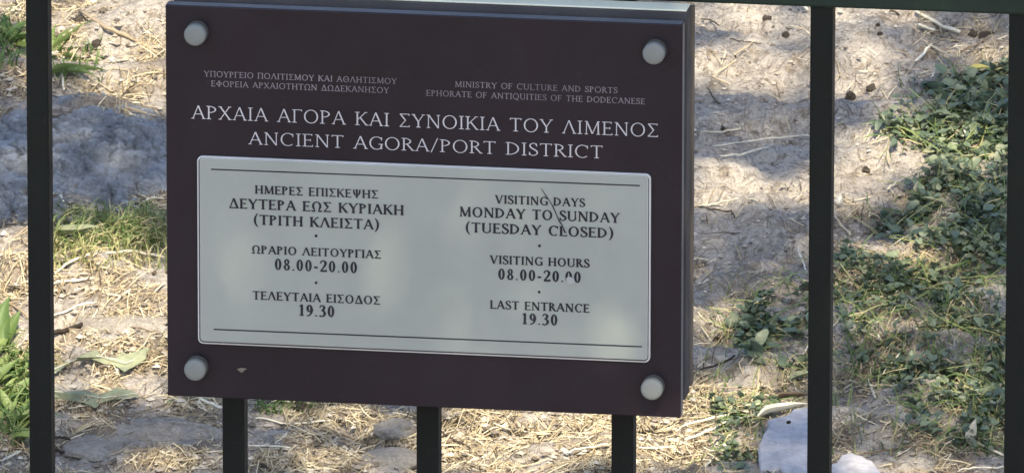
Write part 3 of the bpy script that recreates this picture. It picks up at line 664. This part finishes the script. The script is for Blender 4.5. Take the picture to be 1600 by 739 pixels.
# ------------------------------------------------------------------ litter (straw and crumbs: nobody could count it)
def prism(V, Fc, T, p, q, r, t, sag=0.0, n=3, flat=0.6):
    p = np.array(p); q = np.array(q); d = q-p; l = np.linalg.norm(d); d = d/l
    s = np.cross(d, [0, 0, 1.0]); s /= (np.linalg.norm(s)+1e-9); u = np.cross(s, d); b = len(V); k = n+1
    jb = rng.normal(size=3)*0.06*l; jb[2] *= 0.3
    for i in range(k):
        f = i/n; c = p+(q-p)*f+jb*math.sin(math.pi*f)+np.array([0, 0, sag])*math.sin(math.pi*f); w = r*(0.55+0.45*math.sin(math.pi*min(0.95, f+0.12)))
        V.extend([c-s*w, c+s*w, c+u*w*2*flat]); T.extend([t]*3)
    for i in range(n):
        a = b+3*i
        for x, y in ((0, 1), (1, 2), (2, 0)): Fc.append((a+x, a+y, a+3+y, a+3+x))
def litter(name, x0, x1, y0, y1, n, label, seed, lo=0.003, hi=0.022, tm=0.5, const=None):
    V = []; Fc = []; T = []
    px = rng.uniform(x0, x1, n); py = rng.uniform(y0, y1, n); dn = strawmap(px, py) if const is None else np.full(n, const)*(strawmap(px, py) > 0.021)
    keep = rng.random(n) < dn
    for a, b in zip(px[keep], py[keep]):
        c = G(a, b); an = rng.vonmises(0, 0.6) if rng.random() < 0.6 else rng.uniform(-3.14, 3.14)
        L_ = lo+(hi-lo)*rng.random()**3.4; dx, dy = math.cos(an)*L_/2, math.sin(an)*L_/2
        z0 = gz(c[0]-dx, c[1]-dy); z1 = gz(c[0]+dx, c[1]+dy); mz = max(c[2]-(z0+z1)/2, 0)
        e = rng.uniform(0.0002, 0.0035)
        prism(V, Fc, T, (c[0]-dx, c[1]-dy, z0+e+mz*.6), (c[0]+dx, c[1]+dy, z1+rng.uniform(0.0002, 0.004)+mz*.6), rng.uniform(0.00014, 0.0005)*(0.75+L_*22), np.clip(rng.normal(tm, 0.3 if tm > 0.3 else 0.12), 0, 1), sag=mz*.4, n=2)
    tag(link(name, mesh(name, V, Fc, M_STRAW, tint=T)), label, 'straw', kind='stuff')
litter('straw_litter', -60, 275, -30, 790, 12500, 'dry sunlit straw and grass stems left of the sign', 1)
litter('straw_litter', 250, 1100, 590, 800, 12500, 'dry straw bits under the bottom edge of the sign', 2, hi=.022)
litter('straw_litter', 1080, 1660, -30, 800, 17000, 'straw and dry stems scattered right of the sign', 3)
litter('root_hairs', 1080, 1660, -30, 600, 2600, 'fine dark roots and stem bits over the bare soil right of the sign', 4, hi=.02, tm=0.08, const=0.5)
litter('root_hairs', -60, 275, -30, 790, 1500, 'fine dark roots and stem bits among the straw at left', 5, hi=.02, tm=0.08, const=0.6)
def crumbs(name, x0, x1, y0, y1, n, label, s0=0.0006, s1=0.0042, dens=None):
    V = []; Fc = []; T = []
    px = rng.uniform(x0, x1, n); py = rng.uniform(y0, y1, n); w = 0.22+0.78*strawmap(px, py)
    keep = rng.random(n) < w
    octv = np.array([(1, 0, 0), (-1, 0, 0), (0, 1, 0), (0, -1, 0), (0, 0, 1), (0, 0, -1)], float)
    octf = [(0, 2, 4), (2, 1, 4), (1, 3, 4), (3, 0, 4), (2, 0, 5), (1, 2, 5), (3, 1, 5), (0, 3, 5)]
    for a, b in zip(px[keep], py[keep]):
        c = G(a, b); s = (s0+(s1-s0)*rng.random()**2.8)*(0.7 if a > 1080 else 1); k = len(V); t = np.clip(rng.normal(0.5, 0.3), 0, 1)
        A = octv*(s*rng.uniform(0.5, 1.2, (6, 1)))*np.array([1.2, 1, 0.6]); an = rng.uniform(0, 6.28); ca, sa = math.cos(an), math.sin(an)
        for v in A: V.append((c[0]+v[0]*ca-v[1]*sa, c[1]+v[0]*sa+v[1]*ca, c[2]+v[2]+s*.2))
        T.extend([t]*6); Fc.extend([tuple(k+i for i in f) for f in octf])
    tag(link(name, mesh(name, V, Fc, M_CHIP, tint=T)), label, 'soil', kind='stuff')
crumbs('soil_crumbs', -60, 275, -30, 790, 9000, 'fine soil crumbs and chips among the straw left of the sign')
crumbs('soil_crumbs', 250, 1100, 600, 800, 10000, 'fine soil crumbs and chips beneath the sign')
crumbs('soil_crumbs', 1080, 1660, -30, 800, 11000, 'fine soil crumbs and chips on the bare bank right of the sign')

# ------------------------------------------------------------------ sticks and stalks one can point to
def stick(pts, r_px, mat, label, cat='twig', group='twigs on the bank', lift=0.003, name='twig', forks=0):
    P = [G(x, y)+np.array([0, 0, lift]) for x, y in pts]; P[0][2] += random.uniform(0, .002)
    if len(P) == 2: P.insert(1, (P[0]+P[1])/2+np.array([random.uniform(-.001, .001), 0, .0015]))
    Q = []
    for i in range(len(P)-1):
        for s in range(4): Q.append(P[i]+(P[i+1]-P[i])*s/4)
    Q.append(P[-1]); Q = [q+rng.normal(size=3)*0.00035 for q in Q]
    c = np.array(Q[0]); V = []; Fc = []; n = 6; r = r_px/2215
    for i, q in enumerate(Q):
        d = Q[min(i+1, len(Q)-1)]-Q[max(i-1, 0)]; d /= np.linalg.norm(d); s = np.cross(d, [0, 0, 1]); s /= np.linalg.norm(s); u = np.cross(s, d)
        rr = r*(0.55+0.5*math.sin(math.pi*(0.15+0.7*i/len(Q))))*random.uniform(.85, 1.15)
        for j in range(n):
            a = 6.2832*j/n; V.append(q-c+(s*math.cos(a)+u*math.sin(a))*rr)
    for i in range(len(Q)-1):
        for j in range(n): Fc.append((i*n+j, i*n+(j+1) % n, (i+1)*n+(j+1) % n, (i+1)*n+j))
    Fc.append(tuple(range(n))[::-1]); Fc.append(tuple((len(Q)-1)*n+j for j in range(n)))
    return tag(link(name, mesh(name, V, Fc, mat, True), loc=c), label, cat, group)
ST = [
 ([(1430, 28), (1465, 43), (1500, 58)], 4.0, M_PALE, 'thick pale broken stick at the top between the right bars'),
 ([(1244, 12), (1262, 22)], 3.2, M_PALE, 'short pale splinter at the top left of the tall bar'),
 ([(1132, 6), (1144, 16)], 3.6, M_PALE, 'stubby pale splinter near the top right corner of the sign'),
 ([(1389, 24), (1405, 30)], 2.0, M_DARKTWIG, 'short dark twig at the top between the right bars'),
 ([(1141, 71), (1165, 72), (1190, 75)], 1.2, M_DARKTWIG, 'thin dark twig on sunlit soil right of the sign'),
 ([(1096, 37), (1124, 45)], 1.4, M_DARKTWIG, 'thin dark twig close to the top right corner of the sign'),
 ([(1430, 104), (1443, 90), (1455, 76)], 3.0, M_PALE, 'slanting pale splinter left of the round dark pebble'),
 ([(1455, 132), (1471, 114)], 1.8, M_PALE, 'tiny pale splinter left of the round dark pebble'),
 ([(1441, 70), (1462, 82), (1488, 95)], 1.6, M_TWIG, 'brown twig crossing below the thick pale stick'),
 ([(1500, 92), (1530, 74), (1568, 55)], 1.7, M_TWIG, 'long twig rising towards the far right bar at the top'),
 ([(1434, 46), (1450, 52), (1460, 54)], 3.6, M_PALE, 'stubby pale splinter touching the thick pale stick'),
 ([(1094, 213), (1128, 212), (1158, 208)], 2.0, M_TWIG, 'short brown twig against the sign edge in the shade'),
 ([(1115, 238), (1170, 227), (1220, 221), (1268, 218)], 1.5, M_PALE, 'long straight stalk from the sign edge to the tall bar'),
 ([(1126, 252), (1165, 246), (1200, 236)], 2.4, M_PALE, 'pale flat stalk lying below the long straight one'),
 ([(1106, 147), (1114, 160), (1126, 170)], 1.8, M_DARKTWIG, 'bent dark twig beside the sign edge'),
 ([(1092, 330), (1120, 324), (1160, 316), (1185, 320)], 1.9, M_PALE, 'pale sunlit twig on the ledge right of the sign'),
 ([(1092, 331), (1118, 333), (1142, 337), (1148, 347)], 1.7, M_DARKTWIG, 'hooked dark twig below the pale sunlit one'),
 ([(1090, 373), (1150, 370), (1210, 366)], 1.0, M_DARKTWIG, 'long hair thin root right of the sign at mid height'),
 ([(1092, 452), (1124, 446)], 2.2, M_PALE, 'short pale stalk touching the sign edge'),
 ([(1247, 395), (1256, 420), (1266, 445)], 1.5, M_PALE, 'thin upright stalk left of the tall bar'),
 ([(1205, 420), (1240, 435), (1262, 452)], 1.3, M_TWIG, 'thin dry stem slanting down towards the tall bar'),
 ([(1094, 585), (1120, 576), (1150, 562)], 2.0, M_DARKTWIG, 'dark twig pointing at the lower sign edge'),
 ([(1098, 612), (1150, 612), (1195, 611)], 1.4, M_TWIG, 'level brown stem below the dark twig'),
 ([(1245, 578), (1256, 556), (1268, 538)], 1.6, M_PALE, 'upright pale stalk beside the tall bar'),
 ([(1066, 674), (1110, 660), (1150, 652), (1225, 643)], 3.0, M_PALE, 'long flat dry stem reaching the marble slab'),
 ([(1070, 698), (1105, 680), (1140, 664), (1180, 655)], 3.0, M_PALE, 'second long dry stem left of the marble slab'),
 ([(1100, 710), (1140, 712), (1184, 709)], 1.4, M_TWIG, 'thin level stem left of the marble slab'),
 ([(1102, 738), (1110, 728), (1116, 720)], 2.4, M_PALE, 'short upright splinter at the bottom edge'),
 ([(1302, 520), (1318, 500), (1326, 482), (1345, 458), (1392, 428)], 1.8, M_PALE, 'long thin pale stem slanting over the creeper'),
 ([(1383, 365), (1410, 388), (1440, 412)], 2.6, M_PALE, 'straw coloured stalk slanting down over the litter'),
 ([(1385, 352), (1410, 345), (1427, 343)], 1.8, M_TWIG, 'twig ending at the creeper edge'),
 ([(1304, 345), (1315, 360), (1330, 372)], 2.6, M_TWIG, 'curved dry stem beside the tall bar'),
 ([(1385, 306), (1400, 292), (1415, 286)], 2.4, M_PALE, 'pale stalk on the edge of the bare stone'),
 ([(1333, 318), (1340, 336), (1370, 352), (1425, 346)], 1.4, M_TWIG, 'wiry twig below the bare stone'),
 ([(1420, 358), (1440, 390), (1480, 405), (1566, 412)], 1.4, M_PALE, 'wiry pale stem lying under the creeper leaves'),
 ([(1310, 456), (1360, 451), (1410, 447), (1455, 436)], 1.9, M_PALE, 'level pale blade across the lower creeper'),
 ([(1500, 186), (1505, 205), (1514, 228)], 2.4, M_PALE, 'white stalk standing in the dark creeper leaves'),
 ([(1500, 134), (1508, 143), (1515, 153)], 1.8, M_PALE, 'little pale stem above the dark creeper leaves'),
 ([(1382, 165), (1400, 162), (1425, 170)], 1.6, M_TWIG, 'arched dry twig in the shade above the creeper'),
 ([(1375, 598), (1392, 575), (1406, 556)], 1.7, M_PALE, 'pale stem rising from the lower litter'),
 ([(1355, 598), (1362, 612), (1368, 628)], 1.8, M_PALE, 'short pale stem in the lower litter'),
 ([(1365, 520), (1373, 532), (1380, 546)], 2.2, M_PALE, 'white splinter amid the dark lower leaves'),
 ([(1400, 566), (1440, 562), (1480, 570), (1516, 577)], 1.4, M_TWIG, 'thin stem arching through the dark lower leaves'),
 ([(1435, 655), (1445, 668), (1455, 676)], 2.6, M_PALE, 'pale curved husk in the lower right litter'),
 ([(1495, 740), (1530, 737), (1568, 736)], 1.8, M_PALE, 'level straw at the bottom right corner'),
 ([(1510, 690), (1540, 705), (1568, 716)], 2.6, M_PALE, 'pale blade slanting to the far right bar'),
 ([(1310, 735), (1320, 722), (1328, 712)], 2.0, M_PALE, 'short straw by the second marble piece'),
 ([(1350, 715), (1390, 708), (1430, 704)], 1.8, M_TWIG, 'level brown stem above the second marble piece'),
 ([(124, 26), (165, 50), (205, 66), (252, 92)], 4.2, M_TWIG, 'long brown stick slanting down to the sign at top left'),
 ([(82, 48), (125, 42), (165, 45)], 2.2, M_TWIG, 'brown stem above the green weed'),
 ([(95, 113), (98, 128), (100, 146)], 2.6, M_PALE, 'short pale upright stalk below the green weed'),
 ([(82, 152), (150, 163), (205, 176), (258, 192)], 2.2, M_TWIG, 'long brown stem along the top of the boulder'),
 ([(188, 160), (200, 147), (212, 138)], 1.5, M_DARKTWIG, 'short dark twig above the boulder'),
 ([(84, 286), (92, 302), (99, 322)], 2.2, M_PALE, 'pale bent stalk on the left of the boulder'),
 ([(168, 322), (170, 305), (171, 288)], 2.2, M_DARKTWIG, 'short black twig standing up before the boulder'),
 ([(222, 324), (238, 315), (258, 316)], 2.0, M_PALE, 'curved pale stem beside the boulder right end'),
 ([(86, 434), (110, 415), (138, 404), (200, 398), (258, 408)], 2.6, M_PALE, 'long forked pale stem left of the sign at mid height'),
 ([(0, 428), (18, 425), (35, 415)], 2.2, M_DARKTWIG, 'dark twig at the left margin'),
 ([(84, 450), (120, 444), (148, 440)], 2.4, M_PALE, 'pale stem below the forked one'),
 ([(0, 472), (18, 482), (44, 502)], 2.4, M_TWIG, 'brown stem slanting to the leftmost bar'),
 ([(80, 527), (105, 522), (130, 512)], 4.8, M_DARKTWIG, 'thick dark twig right of the leftmost bar'),
 ([(80, 502), (120, 484), (150, 478)], 2.0, M_PALE, 'pale stem above the thick dark twig'),
 ([(130, 508), (190, 514), (250, 526)], 1.6, M_TWIG, 'long fine brown stem above the withered leaf'),
 ([(184, 528), (210, 540), (235, 556)], 1.8, M_TWIG, 'brown stem slanting above the withered leaf tip'),
 ([(82, 689), (97, 690), (110, 692)], 2.6, M_DARKTWIG, 'short dark twig low beside the leftmost bar'),
 ([(82, 708), (95, 712), (106, 714)], 3.2, M_DARKTWIG, 'thicker dark twig at the bottom beside the leftmost bar'),
 ([(0, 728), (15, 720), (32, 711)], 2.2, M_PALE, 'pale straw at the bottom left corner'),
 ([(180, 660), (260, 638), (330, 650)], 1.4, M_TWIG, 'arched stem under the lower left corner of the sign'),
 ([(255, 696), (300, 692), (345, 684)], 2.0, M_PALE, 'pale stem lying on the flat dusty stone'),
 ([(305, 628), (326, 636), (346, 644)], 3.2, M_PALE, 'pale blade just under the sign bottom left'),
 ([(400, 660), (450, 668), (520, 664)], 2.0, M_PALE, 'level pale stem between the two left short bars'),
 ([(500, 676), (550, 692), (590, 702)], 1.8, M_TWIG, 'brown stem slanting right between the short bars'),
 ([(430, 700), (446, 686), (458, 668)], 1.6, M_PALE, 'upright pale stem between the two left short bars'),
 ([(384, 706), (420, 703), (455, 706)], 1.8, M_PALE, 'pale stem right of the first short bar'),
 ([(690, 682), (710, 694), (735, 706)], 2.0, M_DARKTWIG, 'dark twig right of the middle short bar'),
 ([(770, 672), (810, 680), (860, 684)], 1.6, M_PALE, 'pale stem in the sunlit litter under the sign'),
 ([(880, 716), (915, 705), (950, 700)], 1.8, M_PALE, 'pale stem left of the third short bar'),
 ([(1000, 678), (1025, 683), (1055, 680)], 1.6, M_DARKTWIG, 'thin dark twig right of the third short bar'),
 ([(1000, 708), (1030, 706), (1060, 702)], 2.2, M_PALE, 'pale blade right of the third short bar near the bottom'),
]
for pts, r, mt, lab in ST: stick(pts, r*0.8, mt, lab)

# ------------------------------------------------------------------ leaves
def leaf_mesh(name, mat, lobes=0, L=1.0, W=0.8, cup=0.25, fold=0.15, n=5, bend=0.2):
    V = []; Fc = []
    for i in range(n+1):
        t = i/n; w = W/2*math.sin(math.pi*min(1, 0.07+0.93*t)**0.8)
        if lobes: w *= 0.62+0.38*abs(math.cos(math.pi*lobes*t))
        w = max(w, 0.012*L); z = -bend*t*t+0.02*math.sin(9*t)
        V.extend([(-w, t*L, z+fold*w/W*2+cup*w*w), (-w*.5, t*L, z+fold*w/W*.6), (0, t*L, z), (w*.5, t*L, z+fold*w/W*.6), (w, t*L, z+fold*w/W*2+cup*w*w)])
    for i in range(n):
        for j in range(4): Fc.append((i*5+j, i*5+j+1, i*5+j+6, i*5+j+5))
    return mesh(name, V, Fc, mat, True)
def heart_mesh(name, mat, seed=0):                          # small rounded creeper leaf, base at origin, length about 1
    r_ = random.Random(seed); V = [(0, 0.12, 0.0)]; Fc = []; n = 11
    for i in range(n):
        a = -math.pi*0.5+2*math.pi*(i+0.5)/n; rr = 0.5*(1+0.10*r_.uniform(-1, 1)); y = 0.48+rr*1.1*math.sin(a); x = rr*0.82*math.cos(a)
        if y > 0.8: y += 0.12
        V.append((x, y, 0.8*x*x+r_.uniform(-.09, .11)-0.28*(y*y)))
    V.append((0, 0.55, -0.10)); m_ = n+1
    for i in range(1, n): Fc.append((i, i+1, m_))
    Fc.append((n, 0, m_)); Fc.append((0, 1, m_))
    return mesh(name, V, Fc, mat, True)
HM = [heart_mesh('creeper_leaf_%d' % i, M_LEAF, i) for i in range(6)]
def inpoly(x, y, P):
    c = False; j = len(P)-1
    for i in range(len(P)):
        if (P[i][1] > y) != (P[j][1] > y) and x < (P[j][0]-P[i][0])*(y-P[i][1])/(P[j][1]-P[i][1])+P[i][0]: c = not c
        j = i
    return c
def leafrot():
    return (SLOPE+rng.normal(0.30, 0.5), rng.normal(0, 0.5), rng.uniform(0, 6.28))
def creeper(poly, n, nstuff, label, size=(0.0048, 0.0088), hgt=0.012, dens=None):
    xs = [p[0] for p in poly]; ys = [p[1] for p in poly]; cx, cy = sum(xs)/len(xs), sum(ys)/len(ys)
    base = G(cx, cy); t = empty('creeping_plant', base, label, 'ground cover', 'patches of creeper on the bank')
    def spot():
        while True:
            x = rng.uniform(min(xs)-12, max(xs)+12); y = rng.uniform(min(ys)-8, max(ys)+8)
            if not inpoly(x+rng.normal(0, 7), y+rng.normal(0, 5), poly): continue
            f = fbm(x/38.+3, y/26., 91, 2)
            if rng.random() < smooth(0.36, 0.54, f)*0.94+0.06: return x, y
    for i in range(n):
        x, y = spot(); g = G(x, y); h = rng.uniform(0.002, hgt*0.75); s = rng.uniform(*size)
        o = bpy.data.objects.new('leaf', HM[i % 6]); COL.objects.link(o); o.parent = t
        o.location = (g[0]-base[0], g[1]-base[1], g[2]+h-base[2]); o.rotation_euler = leafrot(); o.scale = (s, s, s)
    V = []; Fc = []; T = []
    tmpl = [(np.array([v.co[:] for v in m_.vertices]), [tuple(p.vertices) for p in m_.polygons]) for m_ in HM]
    from mathutils import Euler
    for i in range(nstuff):
        x, y = spot(); g = G(x, y); h = rng.uniform(0.0, hgt*0.6); s = rng.uniform(size[0]*.6, size[1]*.75)
        A, fs = tmpl[i % 6]; R = np.array(Euler(leafrot()).to_matrix()); k = len(V)
        V.extend(list((A*s)@R.T+g+np.array([0, 0, h])-base)); Fc.extend([tuple(k+j for j in f) for f in fs]); T.extend([np.clip(rng.normal(.4, .28), 0, 1)]*len(A))
    tag(link('small_leaves', mesh('small_leaves', V, Fc, M_LEAFS, True, T), t), kind='stuff')
    # runners
    V = []; Fc = []; T = []
    for i in range(nstuff//3):
        x, y = spot(); g = G(x, y); an = rng.uniform(0, 6.28); l = rng.uniform(.008, .035)
        q = np.array([g[0]+math.cos(an)*l, g[1]+math.sin(an)*l, 0]); q[2] = gz(q[0], q[1])+rng.uniform(.002, hgt)
        prism(V, Fc, T, g+np.array([0, 0, .001])-base, q-base, rng.uniform(.0003, .0006), np.clip(rng.normal(.6, .25), 0, 1), sag=.002, n=3)
    tag(link('runners', mesh('runners', V, Fc, M_BLADE, tint=T), t), kind='stuff')
creeper([(1362, 200), (1400, 185), (1470, 178), (1580, 180), (1580, 300), (1470, 300), (1440, 262), (1405, 228)], 290, 620, 'sunlit creeper leaves right of the bare stone, upper part', hgt=.014)
creeper([(1395, 150), (1440, 140), (1500, 122), (1580, 105), (1580, 190), (1470, 185), (1420, 180)], 80, 260, 'dark shaded creeper below the yellow leaf', size=(.006, .010))
creeper([(1440, 290), (1580, 290), (1580, 415), (1500, 410), (1430, 385), (1370, 372), (1385, 350), (1430, 345), (1425, 300)], 290, 640, 'green creeper mound in the middle right beside the far right bar', hgt=.018)
creeper([(1300, 395), (1380, 400), (1440, 425), (1580, 420), (1580, 560), (1440, 560), (1300, 580)], 290, 900, 'shaded creeper right of the tall bar', size=(.0042, .0075))
creeper([(1370, 590), (1420, 570), (1580, 560), (1580, 715), (1500, 700), (1455, 690), (1420, 640)], 290, 760, 'dark creeper in the lower right corner', size=(.0042, .0075))
creeper([(1180, 470), (1270, 440), (1270, 600), (1200, 575), (1150, 560), (1140, 520)], 70, 190, 'sparse shaded creeper left of the tall bar', size=(.006, .011), hgt=.008)
creeper([(1110, 625), (1180, 612), (1235, 625), (1190, 650), (1150, 680), (1120, 672)], 60, 160, 'yellowish little leaves left of the marble slab', size=(.004, .007), hgt=.006)
creeper([(1120, 700), (1190, 690), (1195, 735), (1120, 745)], 30, 70, 'tiny leaves at the bottom edge beside the marble slab', size=(.004, .007), hgt=.005)

# broad weeds
def weed(pts, label, mat, L_px=70, group='broad leaved weeds', W=0.34, lobes=0, lift=.002):
    base = G(*pts[0][:2]); t = empty('weed', base, label, 'weed', group)
    for j, (x, y, ang, l, rise) in enumerate(pts):
        g = G(x, y); L_ = l/2215; me_ = leaf_mesh('weed_leaf', mat, lobes=lobes, W=W*random.uniform(.85, 1.15), bend=random.uniform(.1, .4), n=9 if lobes else 7, fold=.12)
        for v in me_.vertices: v.co.x += 0.05*math.sin(v.co.y*5+j)
        o = link('leaf', me_, t, loc=g-base+np.array([0, 0, lift]), rot=(SLOPE+rise, random.uniform(-.3, .3), math.radians(ang-90)), scale=(L_, L_, L_))
    return t
# leaf: photo x, y of its base, heading in degrees (0 = right, 90 = away), length, tilt up
weed([(78, 92, 35, 95, .5), (80, 90, 62, 70, .6), (76, 92, 100, 60, .7), (78, 94, 15, 80, .25), (74, 92, 140, 60, .5), (80, 96, -15, 60, .15), (76, 90, 80, 55, .9), (82, 118, -8, 90, .05), (80, 120, -18, 80, .05)],
     'bright green weed right of the leftmost bar at the top', M_WEED, W=.24)
weed([(15, 70, 150, 60, .5), (18, 68, 60, 50, .6), (14, 72, 10, 60, .3), (12, 66, 100, 50, .8), (20, 78, -30, 50, .1), (10, 75, 200, 50, .2)], 'green weed at the upper left margin', M_WEED, W=.34)
_wl = [(random.uniform(-10, 34), random.uniform(545, 690), random.uniform(-10, 150), random.uniform(24, 52), random.uniform(.1, .9)) for _ in range(70)]
weed([(20, 640, 70, 60, .5)]+_wl+[(2, 540, 88, 75, 1.0), (8, 545, 75, 60, .9), (20, 690, 8, 60, .1), (25, 660, -15, 55, .05)],
     'large sunlit green weed at the lower left margin', M_WEED, W=.42)
def outline_leaf(pts, mat, label, rib, lift=0.004):
    P = []
    for k in range(len(pts)):
        a = np.array(pts[k], float); b = np.array(pts[(k+1) % len(pts)], float); P += [a, (a+b)/2+rng.normal(size=2)*0.4]
    W = [G(*p)+np.array([0, 0, lift+0.0012*math.sin(p[0]*.11)]) for p in P]; c = np.mean(W, 0)
    base = empty('fallen_leaf', c, label, 'leaf', 'fallen leaves on the bank')
    o = link('blade', mesh('blade', [w-c for w in W], [tuple(range(len(W)))[::-1]], mat), base); m_ = o.modifiers.new('t', 'SOLIDIFY'); m_.thickness = 0.0004
    Q = [G(*p)+np.array([0, 0, lift+0.0007+0.0012*math.sin(p[0]*.11)])-c for p in rib]; V = []; Fc = []; T = []
    for a, b in zip(Q[:-1], Q[1:]): prism(V, Fc, T, a, b, 0.00035, .5, n=1)
    link('midrib', mesh('midrib', V, Fc, M_PALE), base)
outline_leaf([(81, 587), (119, 573), (139, 564), (151, 557), (161, 568), (182, 574), (191, 564), (202, 570), (210, 563), (224, 555), (234, 557), (228, 573), (207, 585), (195, 595), (175, 583), (151, 574), (133, 573), (102, 582), (81, 600)], M_GREYLEAF,
             'withered lobed olive grey leaf curling up at its tip left of the sign', [(82, 593), (120, 577), (150, 568), (180, 578), (197, 582), (215, 572), (229, 561)], .006)
outline_leaf([(81, 618), (105, 622), (133, 622), (158, 625), (182, 618), (210, 620), (217, 626), (196, 634), (158, 637), (149, 646), (130, 642), (104, 633), (81, 630)], M_GREYLEAF,
             'broad torn pale green leaf lying above the small buried stone', [(82, 624), (120, 629), (160, 631), (212, 624)], .005)
outline_leaf([(258, 637), (268, 627), (282, 622), (298, 621), (318, 624), (330, 631), (305, 631), (282, 636)], M_GREYLEAF,
             'grey green leaf just under the lower left corner of the sign', [(260, 635), (285, 628), (325, 629)], .004)
weed([(90, 372, -6, 70, .15), (84, 368, -16, 60, .1)], 'yellowish broad leaf in front of the grass', M_GREYLEAF, W=.3, group=None)
def single(px, py, ang, l, mat, label, W=.42, name='fallen_leaf', rise=.15, cat='leaf'):
    g = G(px, py); s = l/2215; me_ = leaf_mesh(name, mat, W=W, bend=.15, n=8)
    return tag(link(name, me_, loc=g+np.array([0, 0, .003]), rot=(SLOPE+rise, .1, math.radians(ang-90)), scale=(s, s, s)), label, cat, 'fallen leaves on the bank')
single(1514, 118, 5, 34, M_YELLOW, 'yellow fallen leaf beside the far right bar near the top', W=.6)
single(1432, 338, 150, 26, M_GREYLEAF, 'grey curled leaf at the edge of the middle creeper')
single(1478, 330, 165, 45, M_GREYLEAF, 'flat grey green leaf lying over the middle creeper', W=.6)
single(1530, 245, -20, 30, M_PALE, 'cream dry leaf in the sunlit creeper')
single(1515, 700, 80, 40, M_PALE, 'pale upright husk at the lower right', rise=1.0)
single(1212, 632, -10, 60, M_STRAW, 'dry blade lying on the marble slab top', W=.16)
single(1185, 660, 22, 80, M_PALE, 'long bleached blade over the marble slab corner', W=.16)
single(1560, 395, 170, 22, M_MARBLE, 'small white petal beside the far right bar', W=.8)
single(1530, 68, 40, 32, M_DARKTWIG, 'dark curled leaf near the top right corner', W=.6)
single(1235, 600, 30, 40, M_GREYLEAF, 'grey leaf beside the tall bar above the marble slab')

# grass
def grass(x0, x1, y0, y1, n, label, lo, hi, tm, ts=.2, wdt=.0009, name='grass_tuft'):
    V = []; Fc = []; T = []
    for i in range(n):
        x = rng.uniform(x0, x1); y = rng.uniform(y0, y1)
        if fbm(x/45., y/30., 55, 2) < 0.38: continue
        g = G(x, y); an = rng.uniform(0, 6.28); l = rng.uniform(lo, hi); lean = rng.uniform(.4, 1.3); t = np.clip(rng.normal(tm, ts), 0, 1)
        d = np.array([math.cos(an), math.sin(an), 0.]); s = np.array([-d[1], d[0], 0]); b = len(V); n_ = 4
        w = wdt*rng.uniform(.6, 1.3)
        for k in range(n_+1):
            f = k/n_; c = g+d*l*math.sin(lean*f)*f+np.array([0, 0, l*f*math.cos(lean*f*1.1)])
            V.extend([c-s*w*(1-f*.9), c+s*w*(1-f*.9)+np.array([0, 0, w*.5])]); T.extend([t, t])
        for k in range(n_): Fc.append((b+2*k, b+2*k+1, b+2*k+3, b+2*k+2))
    return tag(link(name, mesh(name, V, Fc, M_BLADE, True, T)), label, 'grass', kind='stuff')
grass(75, 275, 335, 400, 430, 'green grass blades in front of the boulder', .008, .026, .5)
grass(75, 262, 350, 425, 420, 'dry blades mixed into the grass before the boulder', .010, .03, .9, .12, .0007)
grass(-30, 60, 40, 110, 160, 'green grass at the upper left margin', .01, .025, .35)
grass(70, 160, 60, 130, 120, 'green grass around the upper weed', .008, .02, .4)
grass(400, 500, 625, 650, 120, 'small green tufts under the bottom edge of the sign', .006, .012, .35)
grass(-30, 60, 560, 700, 260, 'bright grass around the big weed at lower left', .012, .03, .5)
grass(1300, 1580, 420, 720, 500, 'thin dry blades among the shaded creeper', .01, .025, .75, .25, .0006)
grass(1100, 1270, 440, 720, 300, 'thin dry blades left of the tall bar', .008, .02, .8, .2, .0006)
